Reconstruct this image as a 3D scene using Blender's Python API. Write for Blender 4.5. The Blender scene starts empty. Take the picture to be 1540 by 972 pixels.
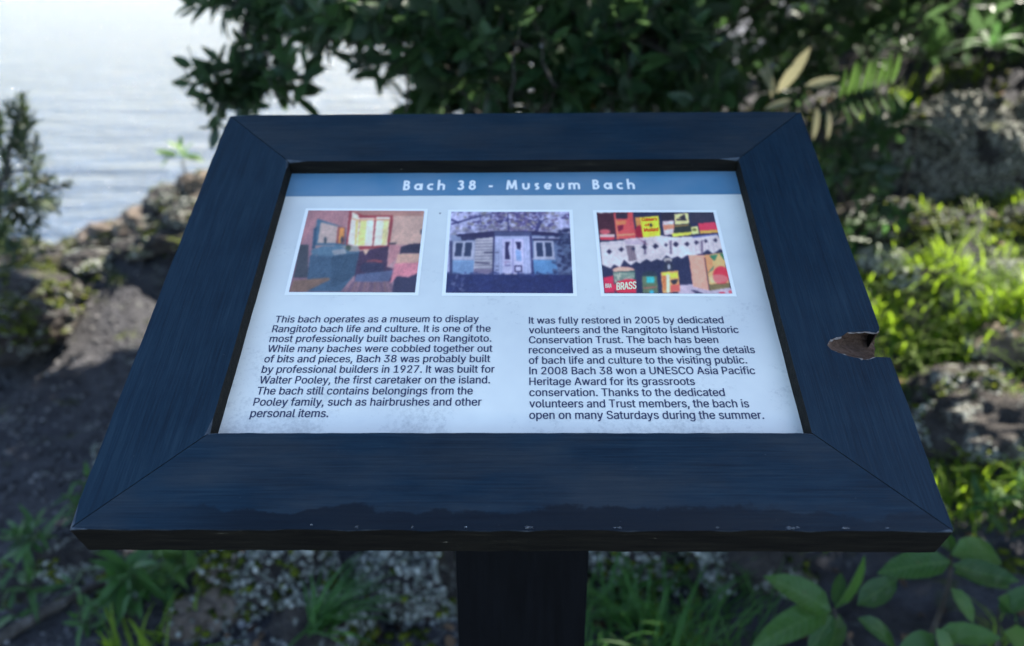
import bpy, bmesh, math, random
import numpy as np
from mathutils import Vector, Matrix, noise

random.seed(7); rng = np.random.default_rng(11)
scene = bpy.context.scene
COL = scene.collection
R = math.radians

# ------------------------------------------------------------------ camera
PITCH = R(23.0); CAM = np.array([0.0, 0.0, 1.45]); FPX = 1222.0     # focal length in pixels of the 1540 wide photograph
cam_d = bpy.data.cameras.new('camera'); cam = bpy.data.objects.new('camera', cam_d); COL.objects.link(cam)
cam.location = CAM; cam.rotation_euler = (R(90) - PITCH, 0, 0)
cam_d.sensor_width = 36.0; cam_d.lens = FPX / 1540 * 36.0
cam_d.clip_start = 0.02; cam_d.clip_end = 20000
cam_d.dof.use_dof = True; cam_d.dof.focus_distance = 0.665; cam_d.dof.aperture_fstop = 4.0; cam_d.dof.aperture_blades = 0
scene.camera = cam

# ------------------------------------------------------------------ light
SUN_EL, SUN_AZ = 54.0, 48.0          # azimuth: degrees to the right of straight ahead (+Y)
SUN = np.array([math.sin(R(SUN_AZ)) * math.cos(R(SUN_EL)), math.cos(R(SUN_AZ)) * math.cos(R(SUN_EL)), math.sin(R(SUN_EL))])
w = bpy.data.worlds.new('World'); scene.world = w; w.use_nodes = True
nt = w.node_tree; nt.nodes.clear()
sky = nt.nodes.new('ShaderNodeTexSky'); sky.sky_type = 'NISHITA'; sky.sun_disc = False
sky.sun_elevation = R(SUN_EL); sky.sun_rotation = R(SUN_AZ); sky.ozone_density = 1.5; sky.dust_density = 1.1
bg = nt.nodes.new('ShaderNodeBackground'); bg.inputs['Strength'].default_value = 0.12
wo = nt.nodes.new('ShaderNodeOutputWorld')
nt.links.new(sky.outputs[0], bg.inputs['Color']); nt.links.new(bg.outputs[0], wo.inputs['Surface'])
sl = bpy.data.lights.new('sun', 'SUN'); sl.energy = 5.0; sl.angle = R(0.53); sl.color = (1.0, 0.93, 0.82)
so = bpy.data.objects.new('sun', sl); COL.objects.link(so)
so.rotation_euler = Vector(SUN.tolist()).to_track_quat('Z', 'Y').to_euler(); so.location = (2, 6, 9)
scene.view_settings.view_transform = 'Standard'; scene.view_settings.look = 'None'
scene.view_settings.exposure = 2.1; scene.view_settings.gamma = 1.0
scene.cycles.use_denoising = True
scene.cycles.max_bounces = 8; scene.cycles.transparent_max_bounces = 8

# ------------------------------------------------------------------ geometry helpers
CF = np.array([0, math.cos(PITCH), -math.sin(PITCH)]); CU = np.array([0, math.sin(PITCH), math.cos(PITCH)]); CR = np.array([1.0, 0, 0])
def ray(px, py):
    return CR * ((px - 770) / FPX) - CU * ((py - 486) / FPX) + CF
def at(px, py, Y):                    # the point seen at a pixel, Y metres ahead
    d = ray(px, py); return CAM + d * (Y / d[1])
def project(P):
    P = np.atleast_2d(P) - CAM; z = P @ CF
    return np.c_[770 + FPX * (P @ CR) / z, 486 - FPX * (P @ CU) / z, z]

def tag(o, label=None, cat=None, group=None, kind=None):
    if label: o['label'] = label
    if cat: o['category'] = cat
    if group: o['group'] = group
    if kind: o['kind'] = kind
    return o
def empty(name, loc, label=None, cat=None, group=None):
    o = bpy.data.objects.new(name, None); COL.objects.link(o); o.location = loc; o.empty_display_size = .05
    return tag(o, label, cat, group)
def mesh_from(name, V, F, mat=None, smooth=True, uv=None):
    """V (n,3); F array (m,k) or list of arrays"""
    me = bpy.data.meshes.new(name)
    Fs = F if isinstance(F, list) else [F]
    Fs = [np.asarray(f) for f in Fs if len(f)]
    me.vertices.add(len(V)); me.vertices.foreach_set('co', np.asarray(V, np.float32).ravel())
    loops = np.concatenate([f.ravel() for f in Fs]).astype(np.int32)
    tot = np.concatenate([np.full(len(f), f.shape[1]) for f in Fs]).astype(np.int32)
    start = np.concatenate([[0], np.cumsum(tot)[:-1]]).astype(np.int32)
    me.loops.add(len(loops)); me.loops.foreach_set('vertex_index', loops)
    me.polygons.add(len(tot)); me.polygons.foreach_set('loop_start', start); me.polygons.foreach_set('loop_total', tot)
    me.update(calc_edges=True); me.validate()
    me.polygons.foreach_set('use_smooth', np.full(len(me.polygons), smooth))
    if mat: me.materials.append(mat)
    return me
def link(name, me, parent=None, loc=None, kind=None):
    o = bpy.data.objects.new(name, me); COL.objects.link(o)
    if parent: o.parent = parent
    if loc is not None: o.location = loc
    if kind: o['kind'] = kind
    return o
class Acc:                            # gathers vertex / quad blocks into one mesh
    def __init__(s): s.V = []; s.F = {}; s.n = 0
    def add(s, V, F):
        F = np.asarray(F) + s.n; s.V.append(np.asarray(V)); s.F.setdefault(F.shape[1], []).append(F); s.n += len(V)
    def mesh(s, name, mat, smooth=True):
        return mesh_from(name, np.concatenate(s.V), [np.concatenate(f) for f in s.F.values()], mat, smooth)
def tube(acc, pts, rad, sides=6, cap=True):
    P = np.asarray(pts, float); n = len(P); T = np.gradient(P, axis=0); T /= np.linalg.norm(T, axis=1)[:, None] + 1e-9
    a = np.array([0, 0, 1.0]) if abs(T[0][2]) < .9 else np.array([1.0, 0, 0])
    V = []
    th = np.linspace(0, 2 * np.pi, sides, endpoint=False)
    for i in range(n):
        u = np.cross(T[i], a); u /= np.linalg.norm(u) + 1e-9; v = np.cross(T[i], u)
        V.append(P[i] + rad[i] * (np.cos(th)[:, None] * u + np.sin(th)[:, None] * v))
    V = np.concatenate(V); F = []
    for i in range(n - 1):
        for k in range(sides):
            k2 = (k + 1) % sides; F.append((i * sides + k, i * sides + k2, (i + 1) * sides + k2, (i + 1) * sides + k))
    acc.add(V, F)
def curve_pts(a, b, n=6, sag=(0, 0, 0), jit=0.0):
    t = np.linspace(0, 1, n)[:, None]
    P = a * (1 - t) + b * t + np.array(sag) * (4 * t * (1 - t))
    if jit: P[1:-1] += rng.normal(0, jit, (n - 2, 3))
    return P

# ------------------------------------------------------------------ material helpers
class M:
    def __init__(s, name):
        s.m = bpy.data.materials.new(name); s.m.use_nodes = True; s.t = s.m.node_tree; s.t.nodes.clear()
        s.out = s.n('ShaderNodeOutputMaterial')
    def n(s, typ, **kw):
        nd = s.t.nodes.new(typ)
        for k, v in kw.items():
            if k.startswith('i_'):
                key = k[2:]; key = int(key) if key.isdigit() else key.replace('_', ' ')
                nd.inputs[key].default_value = v
            else: setattr(nd, k, v)
        return nd
    def l(s, a, b): s.t.links.new(a, b)
    def coord(s, which='Object', scale=(1, 1, 1), loc=(0, 0, 0)):
        c = s.n('ShaderNodeTexCoord'); mp = s.n('ShaderNodeMapping'); mp.inputs['Scale'].default_value = scale; mp.inputs['Location'].default_value = loc
        s.l(c.outputs[which], mp.inputs['Vector']); return mp.outputs[0]
    def noise(s, vec, scale, detail=4, rough=.55, dist=0):
        n = s.n('ShaderNodeTexNoise'); n.inputs['Scale'].default_value = scale; n.inputs['Detail'].default_value = detail
        n.inputs['Roughness'].default_value = rough; n.inputs['Distortion'].default_value = dist
        s.l(vec, n.inputs['Vector']); return n.outputs['Fac']
    def ramp(s, fac, stops, interp='LINEAR'):
        r = s.n('ShaderNodeValToRGB'); r.color_ramp.interpolation = interp
        while len(r.color_ramp.elements) < len(stops): r.color_ramp.elements.new(.5)
        for e, (p, c) in zip(r.color_ramp.elements, stops):
            e.position = p; e.color = (c, c, c, 1) if not hasattr(c, '__len__') else (*c, 1)
        s.l(fac, r.inputs[0]); return r.outputs[0]
    def mix(s, fac, a, b, blend='MIX'):
        m = s.n('ShaderNodeMix', data_type='RGBA', blend_type=blend)
        for sock, v in ((m.inputs[0], fac), (m.inputs[6], a), (m.inputs[7], b)):
            if hasattr(v, 'is_linked') or hasattr(v, 'links'): s.l(v, sock)
            else: sock.default_value = v if not hasattr(v, '__len__') else (*v, 1)
        return m.outputs[2]
    def math(s, op, a, b=None, clamp=False):
        m = s.n('ShaderNodeMath', operation=op, use_clamp=clamp)
        for sock, v in ((m.inputs[0], a), (m.inputs[1], b)):
            if v is None: continue
            if hasattr(v, 'links'): s.l(v, sock)
            else: sock.default_value = v
        return m.outputs[0]
    def sep(s, vec):
        q = s.n('ShaderNodeSeparateXYZ'); s.l(vec, q.inputs[0]); return q.outputs
    def bump(s, h, strength=.5, dist=.01, normal=None):
        b = s.n('ShaderNodeBump'); b.inputs['Strength'].default_value = strength; b.inputs['Distance'].default_value = dist
        s.l(h, b.inputs['Height'])
        if normal: s.l(normal, b.inputs['Normal'])
        return b.outputs[0]
    def bsdf(s, color, rough=.6, spec=.5, normal=None, **kw):
        p = s.n('ShaderNodeBsdfPrincipled')
        for k, v in (('Base Color', color), ('Roughness', rough), ('Specular IOR Level', spec)):
            if hasattr(v, 'links'): s.l(v, p.inputs[k])
            else: p.inputs[k].default_value = v if not hasattr(v, '__len__') else (*v, 1)
        if normal: s.l(normal, p.inputs['Normal'])
        for k, v in kw.items(): p.inputs[k.replace('_', ' ')].default_value = v
        return p.outputs[0]
    def finish(s, sh): s.l(sh, s.out.inputs['Surface']); return s.m
    def random(s):
        g = s.n('ShaderNodeNewGeometry'); o = s.n('ShaderNodeObjectInfo')
        a = s.math('ADD', g.outputs['Random Per Island'], o.outputs['Random']); return s.math('FRACT', a)

def leaf_material(name, dark, light, rough=.38, trans=.3, back=None, tcol=None):
    m = M(name); r = m.random()
    c = m.ramp(r, [(0, dark), (.55, tuple((a + b) / 2 for a, b in zip(dark, light))), (1, light)])
    v = m.coord('Object'); nz = m.noise(v, 60, 3)
    c = m.mix(m.ramp(nz, [(.35, 0.0), (.75, .35)]), c, tuple(x * .6 for x in dark))
    if back:
        g = m.n('ShaderNodeNewGeometry'); c = m.mix(g.outputs['Backfacing'], c, back)
    p = m.bsdf(c, rough + .06, .38)
    t = m.n('ShaderNodeBsdfTranslucent')
    if tcol: t.inputs[0].default_value = (*tcol, 1)
    else:
        br = m.mix(.5, c, tuple(min(1, x * 2.2) for x in light)); m.l(br, t.inputs[0])
    x = m.n('ShaderNodeMixShader'); x.inputs[0].default_value = trans
    m.l(p, x.inputs[1]); m.l(t.outputs[0], x.inputs[2]); return m.finish(x.outputs[0])

def leaf_veined():
    m = M('veined_glossy_leaf'); r = m.random(); v = m.coord('Object'); x, y, z = m.sep(v); ay = m.math('ABSOLUTE', y)
    c = m.ramp(r, [(0, (.014, .05, .007)), (.5, (.028, .085, .012)), (1, (.06, .14, .02))])
    c = m.mix(m.ramp(m.noise(v, 7, 5, .6), [(.35, 0.0), (.75, .5)]), c, (.04, .09, .02))
    wv = m.n('ShaderNodeTexWave', wave_type='BANDS'); wv.inputs['Scale'].default_value = 3.4; wv.inputs['Distortion'].default_value = .6
    cb = m.n('ShaderNodeCombineXYZ'); m.l(m.math('SUBTRACT', x, m.math('MULTIPLY', ay, .8)), cb.inputs[0]); m.l(cb.outputs[0], wv.inputs['Vector'])
    vein = m.ramp(wv.outputs['Fac'], [(.82, 0.0), (.97, .35)]); c = m.mix(vein, c, (.09, .17, .06))
    c = m.mix(m.ramp(ay, [(.005, .55), (.016, 0.0)]), c, (.11, .19, .05))
    c = m.mix(m.ramp(m.noise(v, 14, 2), [(.74, 0.0), (.76, .8)]), c, (.10, .06, .02))
    g = m.n('ShaderNodeNewGeometry'); c = m.mix(g.outputs['Backfacing'], c, (.07, .12, .06))
    p = m.bsdf(c, .33, .42, m.bump(m.math('ADD', vein, m.noise(v, 5, 3)), .5, .01)); t = m.n('ShaderNodeBsdfTranslucent'); m.l(m.mix(.5, c, (.12, .30, .03)), t.inputs[0])
    q = m.n('ShaderNodeMixShader'); q.inputs[0].default_value = .3; m.l(p, q.inputs[1]); m.l(t.outputs[0], q.inputs[2]); return m.finish(q.outputs[0])
MAT = {}
MAT['leaf_veined'] = leaf_veined()
MAT['leaf_dark'] = leaf_material('dark_leathery_leaf', (.012, .036, .016), (.062, .125, .038), .36, .32, back=(.04, .065, .04))
MAT['leaf_bright'] = leaf_material('bright_soft_leaf', (.06, .13, .03), (.12, .22, .05), .45, .42)
MAT['leaf_pale'] = leaf_material('pale_dry_leaf', (.22, .22, .12), (.38, .36, .22), .6, .3)
MAT['leaf_brown'] = leaf_material('dead_brown_leaf', (.22, .09, .03), (.40, .19, .08), .7, .3)
MAT['leaf_broad'] = leaf_material('broad_glossy_leaf', (.022, .07, .014), (.055, .14, .028), .4, .32, back=(.05, .09, .05))
MAT['leaf_olive'] = leaf_material('narrow_olive_leaf', (.02, .04, .018), (.07, .10, .035), .5, .25)
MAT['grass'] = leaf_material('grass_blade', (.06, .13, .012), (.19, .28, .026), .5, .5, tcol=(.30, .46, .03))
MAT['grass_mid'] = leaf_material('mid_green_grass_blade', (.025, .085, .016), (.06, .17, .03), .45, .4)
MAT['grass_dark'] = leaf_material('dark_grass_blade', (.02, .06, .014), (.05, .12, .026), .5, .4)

def mat_bark():
    m = M('grey_bark'); v = m.coord('Object', (1, 1, .3)); n = m.noise(v, 40, 6)
    c = m.ramp(n, [(.3, (.02, .017, .014)), (.55, (.055, .048, .042)), (.75, (.12, .11, .10))])
    return m.finish(m.bsdf(c, .85, .3, m.bump(n, .6, .01)))
MAT['bark'] = mat_bark()

def mat_rock(name, base=((.016, .015, .015), (.058, .051, .047)), lichen=.5, moss=.5, red=1.0):
    m = M(name); v = m.coord('Object')
    n1 = m.noise(v, 14, 8, .65); n2 = m.noise(v, 70, 6, .7)
    vo = m.n('ShaderNodeTexVoronoi'); vo.inputs['Scale'].default_value = 90; m.l(v, vo.inputs['Vector'])
    c = m.ramp(n1, [(.3, base[0]), (.7, base[1])])
    rn = m.noise(v, 5, 3); c = m.mix(m.ramp(rn, [(.5, 0.0), (.7, .55 * red)]), c, (.045, .024, .016))
    lm = m.math('MULTIPLY', m.ramp(m.noise(v, 9, 6, .7), [(.60 - .16 * lichen, 0.0), (.68 - .16 * lichen, 1.0)]),
                m.ramp(n2, [(.42, 0.0), (.52, 1.0)]))
    c = m.mix(lm, c, m.ramp(n2, [(.38, (.06, .065, .055)), (.62, (.32, .33, .29))]))
    g = m.n('ShaderNodeNewGeometry'); nz = m.sep(g.outputs['Normal'])[2]
    mm = m.math('MULTIPLY', m.ramp(nz, [(.35, 0.0), (.75, 1.0)]), m.ramp(m.noise(v, 6, 5, .6), [(.62 - .2 * moss, 0.0), (.7 - .2 * moss, 1.0)]))
    c = m.mix(mm, c, m.ramp(n2, [(.35, (.012, .02, .004)), (.65, (.07, .085, .012))]))
    h = m.math('ADD', m.math('MULTIPLY', n2, .6), m.math('ADD', m.math('MULTIPLY', n1, 1.0), m.math('MULTIPLY', vo.outputs['Distance'], .5)))
    return m.finish(m.bsdf(c, .9, .25, m.bump(h, .9, .02)))
MAT['rock'] = mat_rock('lichened_basalt', lichen=.55, moss=.4)
MAT['rock_moss'] = mat_rock('mossy_basalt', lichen=.2, moss=.55)
MAT['rock_lichen'] = mat_rock('crusted_basalt', ((.010, .010, .011), (.040, .038, .038)), lichen=1.15, moss=.2)
MAT['rock_brown'] = mat_rock('brown_weathered_basalt', ((.04, .032, .027), (.22, .175, .14)), lichen=.2, moss=.3)
MAT['ground'] = mat_rock('dark_scoria_soil', ((.018, .018, .021), (.062, .062, .069)), lichen=.05, moss=.1, red=.15)
def mat_lichen():
    m = M('pale_lichen'); r = m.random(); v = m.coord('Object')
    c = m.ramp(r, [(0, (.09, .10, .085)), (.6, (.19, .205, .18)), (.9, (.30, .31, .28)), (1, (.48, .49, .44))])
    n = m.noise(v, 300, 3); return m.finish(m.bsdf(c, .95, .1, m.bump(n, .6, .003)))
MAT['lichen'] = mat_lichen()
def mat_moss():
    m = M('green_moss'); r = m.random()
    c = m.ramp(r, [(0, (.012, .02, .004)), (.6, (.045, .06, .008)), (1, (.10, .115, .012))])
    return m.finish(m.bsdf(c, .95, .1))
MAT['moss'] = mat_moss()
def mat_pebble():
    m = M('grey_gravel'); r = m.random()
    c = m.ramp(r, [(0, (.016, .016, .018)), (.6, (.045, .045, .049)), (.93, (.10, .098, .10)), (1, (.26, .25, .245))])
    return m.finish(m.bsdf(c, .85, .3))
MAT['pebble'] = mat_pebble()
def mat_litter():
    m = M('leaf_litter'); r = m.random()
    c = m.ramp(r, [(0, (.025, .014, .009)), (.5, (.06, .036, .02)), (1, (.16, .10, .06))])
    return m.finish(m.bsdf(c, .8, .2))
MAT['litter'] = mat_litter()

# ------------------------------------------------------------------ terrain
CTRL = np.array([
 (-1.5,1,0),(0,1,0),(1.5,1,0),(-1.2,1.7,0),(0,1.8,0.0),(1.2,1.7,.04),(-2.5,2,-.02),(2.5,2,.22),(-1.4,2.4,.0),(0,2.5,.1),(1.2,2.5,.24),(2,2.6,.4),
 (-2.4,3,.0),(-1.2,3,.12),(0,3.1,.3),(1,3.1,.42),(1.7,3.2,.62),(2.6,3.2,.72),(-3.2,3.6,-.1),(-2.4,3.8,.12),(-1.75,3.9,.26),(-1.25,3.9,.42),(-.4,4,.66),(.6,4,.8),(1.6,4,.92),(2.8,4,1.05),
 (-4,4.4,-.9),(-2.8,4.8,-.8),(-1.8,5,-.7),(-.8,5.1,-.5),(.2,5.2,.0),(1.2,5.2,.85),(2.4,5.2,1.25),(4,5,1.4),
 (-5,6,-2.6),(-3,6.4,-2.8),(-1,6.6,-2.6),(.4,6.8,-2.4),(1.6,6.8,.6),(3,7,1.6),(5,7,2.0),
 (-8,9,-4.4),(-3,10,-4.4),(0,10,-4.4),(2.4,10,-.5),(4.5,10,1.8),(8,10,2.6),(-9,5,-3.6),(-7,2,-.9),(-5,2.6,-.3),(-6,0,-.2),(5,2,.5),(6,0,.3),
 (0,-2,0),(-3,-3,0),(3,-3,.05),(-14,4,-4.4),(-14,-4,-1),(12,0,.6),(14,8,2.6),(-14,14,-4.6),(0,18,-4.6),(6,16,.5),(12,18,2.6),(4,26,-4.6),(14,28,-2),(-14,28,-4.6),(-14,-14,-1),(14,-14,.3),(0,-14,0)], float)
def base_h(x, y):
    x = np.asarray(x, float); y = np.asarray(y, float)
    d2 = (x[..., None] - CTRL[:, 0]) ** 2 + (y[..., None] - CTRL[:, 1]) ** 2
    wgt = 1 / (d2 + .06) ** 2
    h = (wgt * CTRL[:, 2]).sum(-1) / wgt.sum(-1)
    far = np.clip((y - 7.5 - np.clip(x - 1.2, 0, 3) * 4) / 6, 0, 1) + np.clip((-x - 7) / 5, 0, 1) * np.clip((y + 3) / 4, 0, 1)
    return h - 7 * np.clip(far, 0, 1)
def rough_h(x, y):
    p = Vector((x, y, 0))
    h = .07 * noise.noise(p * 1.9) + .05 * noise.noise(p * 4.3 + Vector((5, 1, 2))) + .028 * noise.noise(p * 10) + .012 * noise.noise(p * 26)
    h += .035 * max(0, noise.noise(p * 6.5 + Vector((9, 9, 0))))
    if x < -.3 and y < 3.3: h *= 1 - .65 * min(1, (-.3 - x) * 2) * min(1, (3.3 - y) * 3)     # trodden path
    return h
def H(x, y): return float(base_h(x, y)) + rough_h(x, y)
def gnd(px, py):                     # where the ray of a pixel meets the ground
    d = ray(px, py); d = d / d[1]; Y = .9
    while Y < 9:
        P = CAM + d * Y
        if P[2] < H(P[0], P[1]): break
        Y += .03
    return CAM + d * Y
def axis(lo, hi, flo, fhi, n):       # grid lines: dense in the middle, stretched outwards
    mid = np.linspace(flo, fhi, n)
    a = flo - np.cumsum(np.geomspace(.04, 1.5, 22))[::-1]; b = fhi + np.cumsum(np.geomspace(.04, 1.5, 22))
    a = a[a > lo]; b = b[b < hi]; return np.concatenate([[lo], a, mid, b, [hi]])
gx = axis(-400, 400, -3.4, 3.6, 210); gy = axis(-400, 400, .8, 6.4, 170)
X, Y = np.meshgrid(gx, gy); Z = base_h(X, Y)
for j in range(X.shape[0]):
    for i in range(X.shape[1]):
        if abs(X[j, i]) < 9 and -3 < Y[j, i] < 12: Z[j, i] += rough_h(X[j, i], Y[j, i])
nx_, ny_ = len(gx), len(gy)
idx = np.arange(nx_ * ny_).reshape(ny_, nx_)
F = np.stack([idx[:-1, :-1], idx[:-1, 1:], idx[1:, 1:], idx[1:, :-1]], -1).reshape(-1, 4)
g = link('ground', mesh_from('ground', np.c_[X.ravel(), Y.ravel(), Z.ravel()], F, MAT['ground']))
tag(g, kind='structure')

def mat_water():
    m = M('sea_water'); v = m.coord('Object', (.55, 1.5, 1)); v2 = m.coord('Object', (1.6, 3.6, 1))
    v3 = m.coord('Object', (.22, .8, 1))
    h = m.math('ADD', m.math('MULTIPLY', m.noise(v, .9, 4, .55, .4), .7), m.math('ADD', m.math('MULTIPLY', m.noise(v2, 1.7, 5, .6, .3), .25), m.math('MULTIPLY', m.noise(v3, 1.0, 3, .5, .5), 1.4)))
    return m.finish(m.bsdf((.02, .055, .12), .08, .5, m.bump(h, 1.0, 1.3), IOR=1.333))
WL = -3.0
wv = [(-6000, -200, WL), (6000, -200, WL), (6000, 9000, WL), (-6000, 9000, WL)]
tag(link('sea', mesh_from('sea', np.array(wv, float), np.array([[0, 1, 2, 3]]), mat_water())), kind='structure')

# ------------------------------------------------------------------ sign: geometry fitted to the photograph
S = 0.62                                         # outer width of the frame in metres
Hh, RW = .7858863 * S, .1287905 * S
RC = np.array([[.99985861, .00919591, -.01407801], [-.00203253, -.76498082, -.64404985], [-.01669203, .64398741, -.76485397]])
TC = np.array([-.00174185, -.06661224, 1.17013918]) * S
B = np.stack([CR, -CU, CF], 1)
RS = B @ RC; TS = CAM + B @ TC
MS = Matrix([[*RS[0], TS[0]], [*RS[1], TS[1]], [*RS[2], TS[2]], [0, 0, 0, 1]])
PD = .0165                                       # the panel lies this far below the face of the frame
TH = .034                                        # thickness of the rails
def uv(px, py, d=0.0):                           # pixel -> coordinates on the sign's plane (d below its face)
    r = RS.T @ ray(px, py); o = RS.T @ (CAM - TS); t = (-d - o[2]) / r[2]; p = o + r * t; return p[:2]
a_, b_ = S / 2, Hh / 2
ai, bi = a_ - RW, b_ - RW

def mat_paint(grain_axis):
    m = M('dark_blue_grey_paint'); sc = (3, 60, 30) if grain_axis == 'x' else (60, 3, 30)
    v = m.coord('Object'); vg = m.coord('Object', sc)
    ga = m.noise(vg, 3.2, 7, .7); gf = m.noise(m.coord('Object', (10, 420, 60) if grain_axis == 'x' else (420, 10, 60)), 1.6, 4, .7); blot = m.noise(v, 12, 5, .6)
    g1 = m.math('ADD', m.math('MULTIPLY', ga, .35), m.math('ADD', m.math('MULTIPLY', gf, .40), m.math('MULTIPLY', blot, .25))); sp = m.noise(v, 30, 5)
    c = m.ramp(g1, [(.38, (.0008, .0075, .016)), (.5, (.0025, .0155, .030)), (.64, (.0105, .029, .046))])
    dust = m.ramp(m.noise(v, 11, 6, .7), [(.45, 0.0), (.75, .30)]); c = m.mix(dust, c, (.008, .024, .042))
    sc2 = m.ramp(m.noise(m.coord('Object', (sc[0] * 2, sc[1] * 2, 30)), 2.1, 3, .6), [(.70, 0.0), (.74, .35)]); c = m.mix(sc2, c, (.02, .028, .036))
    x, y, z = m.sep(v)
    if grain_axis == 'x':
        # thin worn paint with brown wood showing through along the rail
        wm = m.math('MULTIPLY', m.ramp(m.noise(m.coord('Object', (1, 3, 3)), 6, 5, .6), [(.42, 0.0), (.62, 1.0)]), m.ramp(g1, [(.35, .2), (.65, .75)]))
        c = m.mix(wm, c, (.025, .030, .034))
    gr = m.n('ShaderNodeNewGeometry')
    # damp stain creeping in from the lower edge
    if grain_axis == 'x':
        edge = m.math('ADD', m.math('ADD', y, b_ - .017), m.math('MULTIPLY', m.math('SUBTRACT', m.noise(v, 15, 7, .62), .5), .05))
        wet = m.ramp(m.math('ADD', m.math('MULTIPLY', edge, 10.0), .5), [(.48, 1.0), (.505, 0.0)])
        on = m.math('MULTIPLY', wet, m.ramp(m.math('ADD', x, .5), [(.24, 0.0), (.31, 1.0), (.62, 1.0), (.8, .45)]))
        c = m.mix(m.math('MULTIPLY', on, .72), c, (.0006, .0022, .0055))
        rough = m.math('SUBTRACT', .52, m.math('MULTIPLY', on, .02))
    else: rough = .52
    # pale specks and scuffs
    sk = m.ramp(m.noise(v, 420, 2), [(.76, 0.0), (.79, .55)])
    c = m.mix(sk, c, (.12, .12, .12))
    nb = m.bump(m.math('ADD', m.math('MULTIPLY', g1, 1.0), m.math('MULTIPLY', sp, .3)), .45, .0022)
    return m.finish(m.bsdf(c, rough, .13, nb))
def mat_edge():
    m = M('weathered_edge_paint'); v = m.coord('Object', (6, 60, 60)); n = m.noise(v, 3, 7, .7)
    v2 = m.coord('Object', (30, 90, 200)); n2 = m.noise(v2, 2.2, 5, .7)
    c = m.ramp(n, [(.3, (.004, .004, .004)), (.6, (.014, .013, .010)), (.8, (.045, .040, .028))])
    c = m.mix(m.ramp(n2, [(.69, 0.0), (.73, .7)]), c, (.32, .29, .22))
    return m.finish(m.bsdf(c, .75, .12, m.bump(n, .5, .002)))
def mat_rawwood():
    m = M('bare_rotten_wood'); v = m.coord('Object', (8, 30, 30)); n = m.noise(v, 6, 8, .75); v2 = m.coord('Object'); n2 = m.noise(v2, 160, 6, .7)
    c = m.ramp(n, [(.3, (.06, .034, .022)), (.5, (.14, .083, .056)), (.75, (.24, .16, .115))])
    return m.finish(m.bsdf(c, .9, .2, m.bump(m.math('ADD', n, n2), 1.0, .006)))
def mat_arris():
    m = M('worn_arris_paint'); v = m.coord('Object'); n = m.noise(v, 60, 6, .7); n2 = m.noise(v, 9, 3)
    k = m.math('MULTIPLY', m.ramp(n, [(.42, .15), (.66, 1.0)]), m.ramp(n2, [(.38, .1), (.62, 1.0)]))
    c = m.mix(k, (.003, .013, .026), (.10, .12, .14)); return m.finish(m.bsdf(c, .55, .3, m.bump(n, .4, .001)))
PX, PY, EDG, RAW, ARR = mat_paint('x'), mat_paint('y'), mat_edge(), mat_rawwood(), mat_arris()
def mat_chip():
    m = M('splintered_pale_wood'); v = m.coord('Object'); n = m.noise(v, 200, 6, .7)
    return m.finish(m.bsdf(m.ramp(n, [(.3, (.10, .08, .07)), (.7, (.30, .26, .23))]), .9, .2))
CHIP = mat_chip()

base_xy = TS + RS @ np.array([0, -.03, -.1])
root = empty('information_sign', (float(base_xy[0]), float(base_xy[1]), H(base_xy[0], base_xy[1])),
             'tilted information board in a broad dark blue wooden frame on one black post', 'information board')
inv = root.matrix_basis.copy(); inv = Matrix.Translation(-root.location)
def sign_part(name, me, M_=MS):
    o = link(name, me, root); o.matrix_local = inv @ M_; return o

def rail(name, outline, mat, bottom=None, raw=(), z0=-TH, z1=0.0, bev=.0022, outer=(), inner=()):
    """outline: top loop (counter clockwise); bottom: same count; raw: side indices of bare wood"""
    bm = bmesh.new(); n = len(outline); bottom = bottom or outline
    tv = [bm.verts.new((p[0], p[1], z1 + (p[2] if len(p) > 2 else 0))) for p in outline]; bv = [bm.verts.new((p[0], p[1], z0 if len(p) < 3 else p[2])) for p in bottom]
    tf = bm.faces.new(tv); tf.material_index = 0
    bf = bm.faces.new(bv[::-1]); bf.material_index = 1
    edges = []
    for i in range(n):
        j = (i + 1) % n
        f = bm.faces.new((tv[j], tv[i], bv[i], bv[j])); f.material_index = 2 if i in raw else 1
        e = bm.edges.get((tv[i], tv[j]))
        if i in outer or i in inner: edges.append(e)
    r = bmesh.ops.bevel(bm, geom=edges, offset=bev, segments=3, profile=.55, affect='EDGES', clamp_overlap=True, material=4)
    bmesh.ops.recalc_face_normals(bm, faces=bm.faces)
    me = bpy.data.meshes.new(name); bm.to_mesh(me); bm.free()
    for m in (mat, EDG, RAW, CHIP, ARR): me.materials.append(m)
    return sign_part(name, me)
def wob(a, b, n, amp):                          # points strictly between a and b with a little hand-cut unevenness
    out = []
    for k in range(1, n):
        t = k / n; d = (b[1] - a[1], a[0] - b[0]); L = math.hypot(*d); q = random.uniform(-amp, amp)
        out.append((a[0] + (b[0] - a[0]) * t + d[0] / L * q, a[1] + (b[1] - a[1]) * t + d[1] / L * q))
    return out
GAP = .00045
def loop(a, b, c, d, na=24, amp=.0003):         # a->b outer edge, c->d inner edge; returns points and index sets
    p = [a] + wob(a, b, na, amp) + [b, c] + wob(c, d, na, amp * .6) + [d]
    return p, set(range(na)), set(range(na + 1, 2 * na + 1))
# bottom rail, top rail (grain along x)
p, o, i = loop((-a_ + GAP, -b_), (a_ - GAP, -b_), (ai - GAP, -bi), (-ai + GAP, -bi), 44, .00045); rail('bottom_rail', p, PX, outer=o, inner=i, bev=.0016)
p, o, i = loop((a_ - GAP, b_), (-a_ + GAP, b_), (-ai + GAP, bi), (ai - GAP, bi)); rail('top_rail', p, PX, outer=o, inner=i, bev=.003)
p, o, i = loop((-a_, b_ - GAP), (-a_, -b_ + GAP), (-ai, -bi + GAP), (-ai, bi - GAP)); rail('side_rail', p, PY, outer=o, inner=i, bev=.003)
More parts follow.
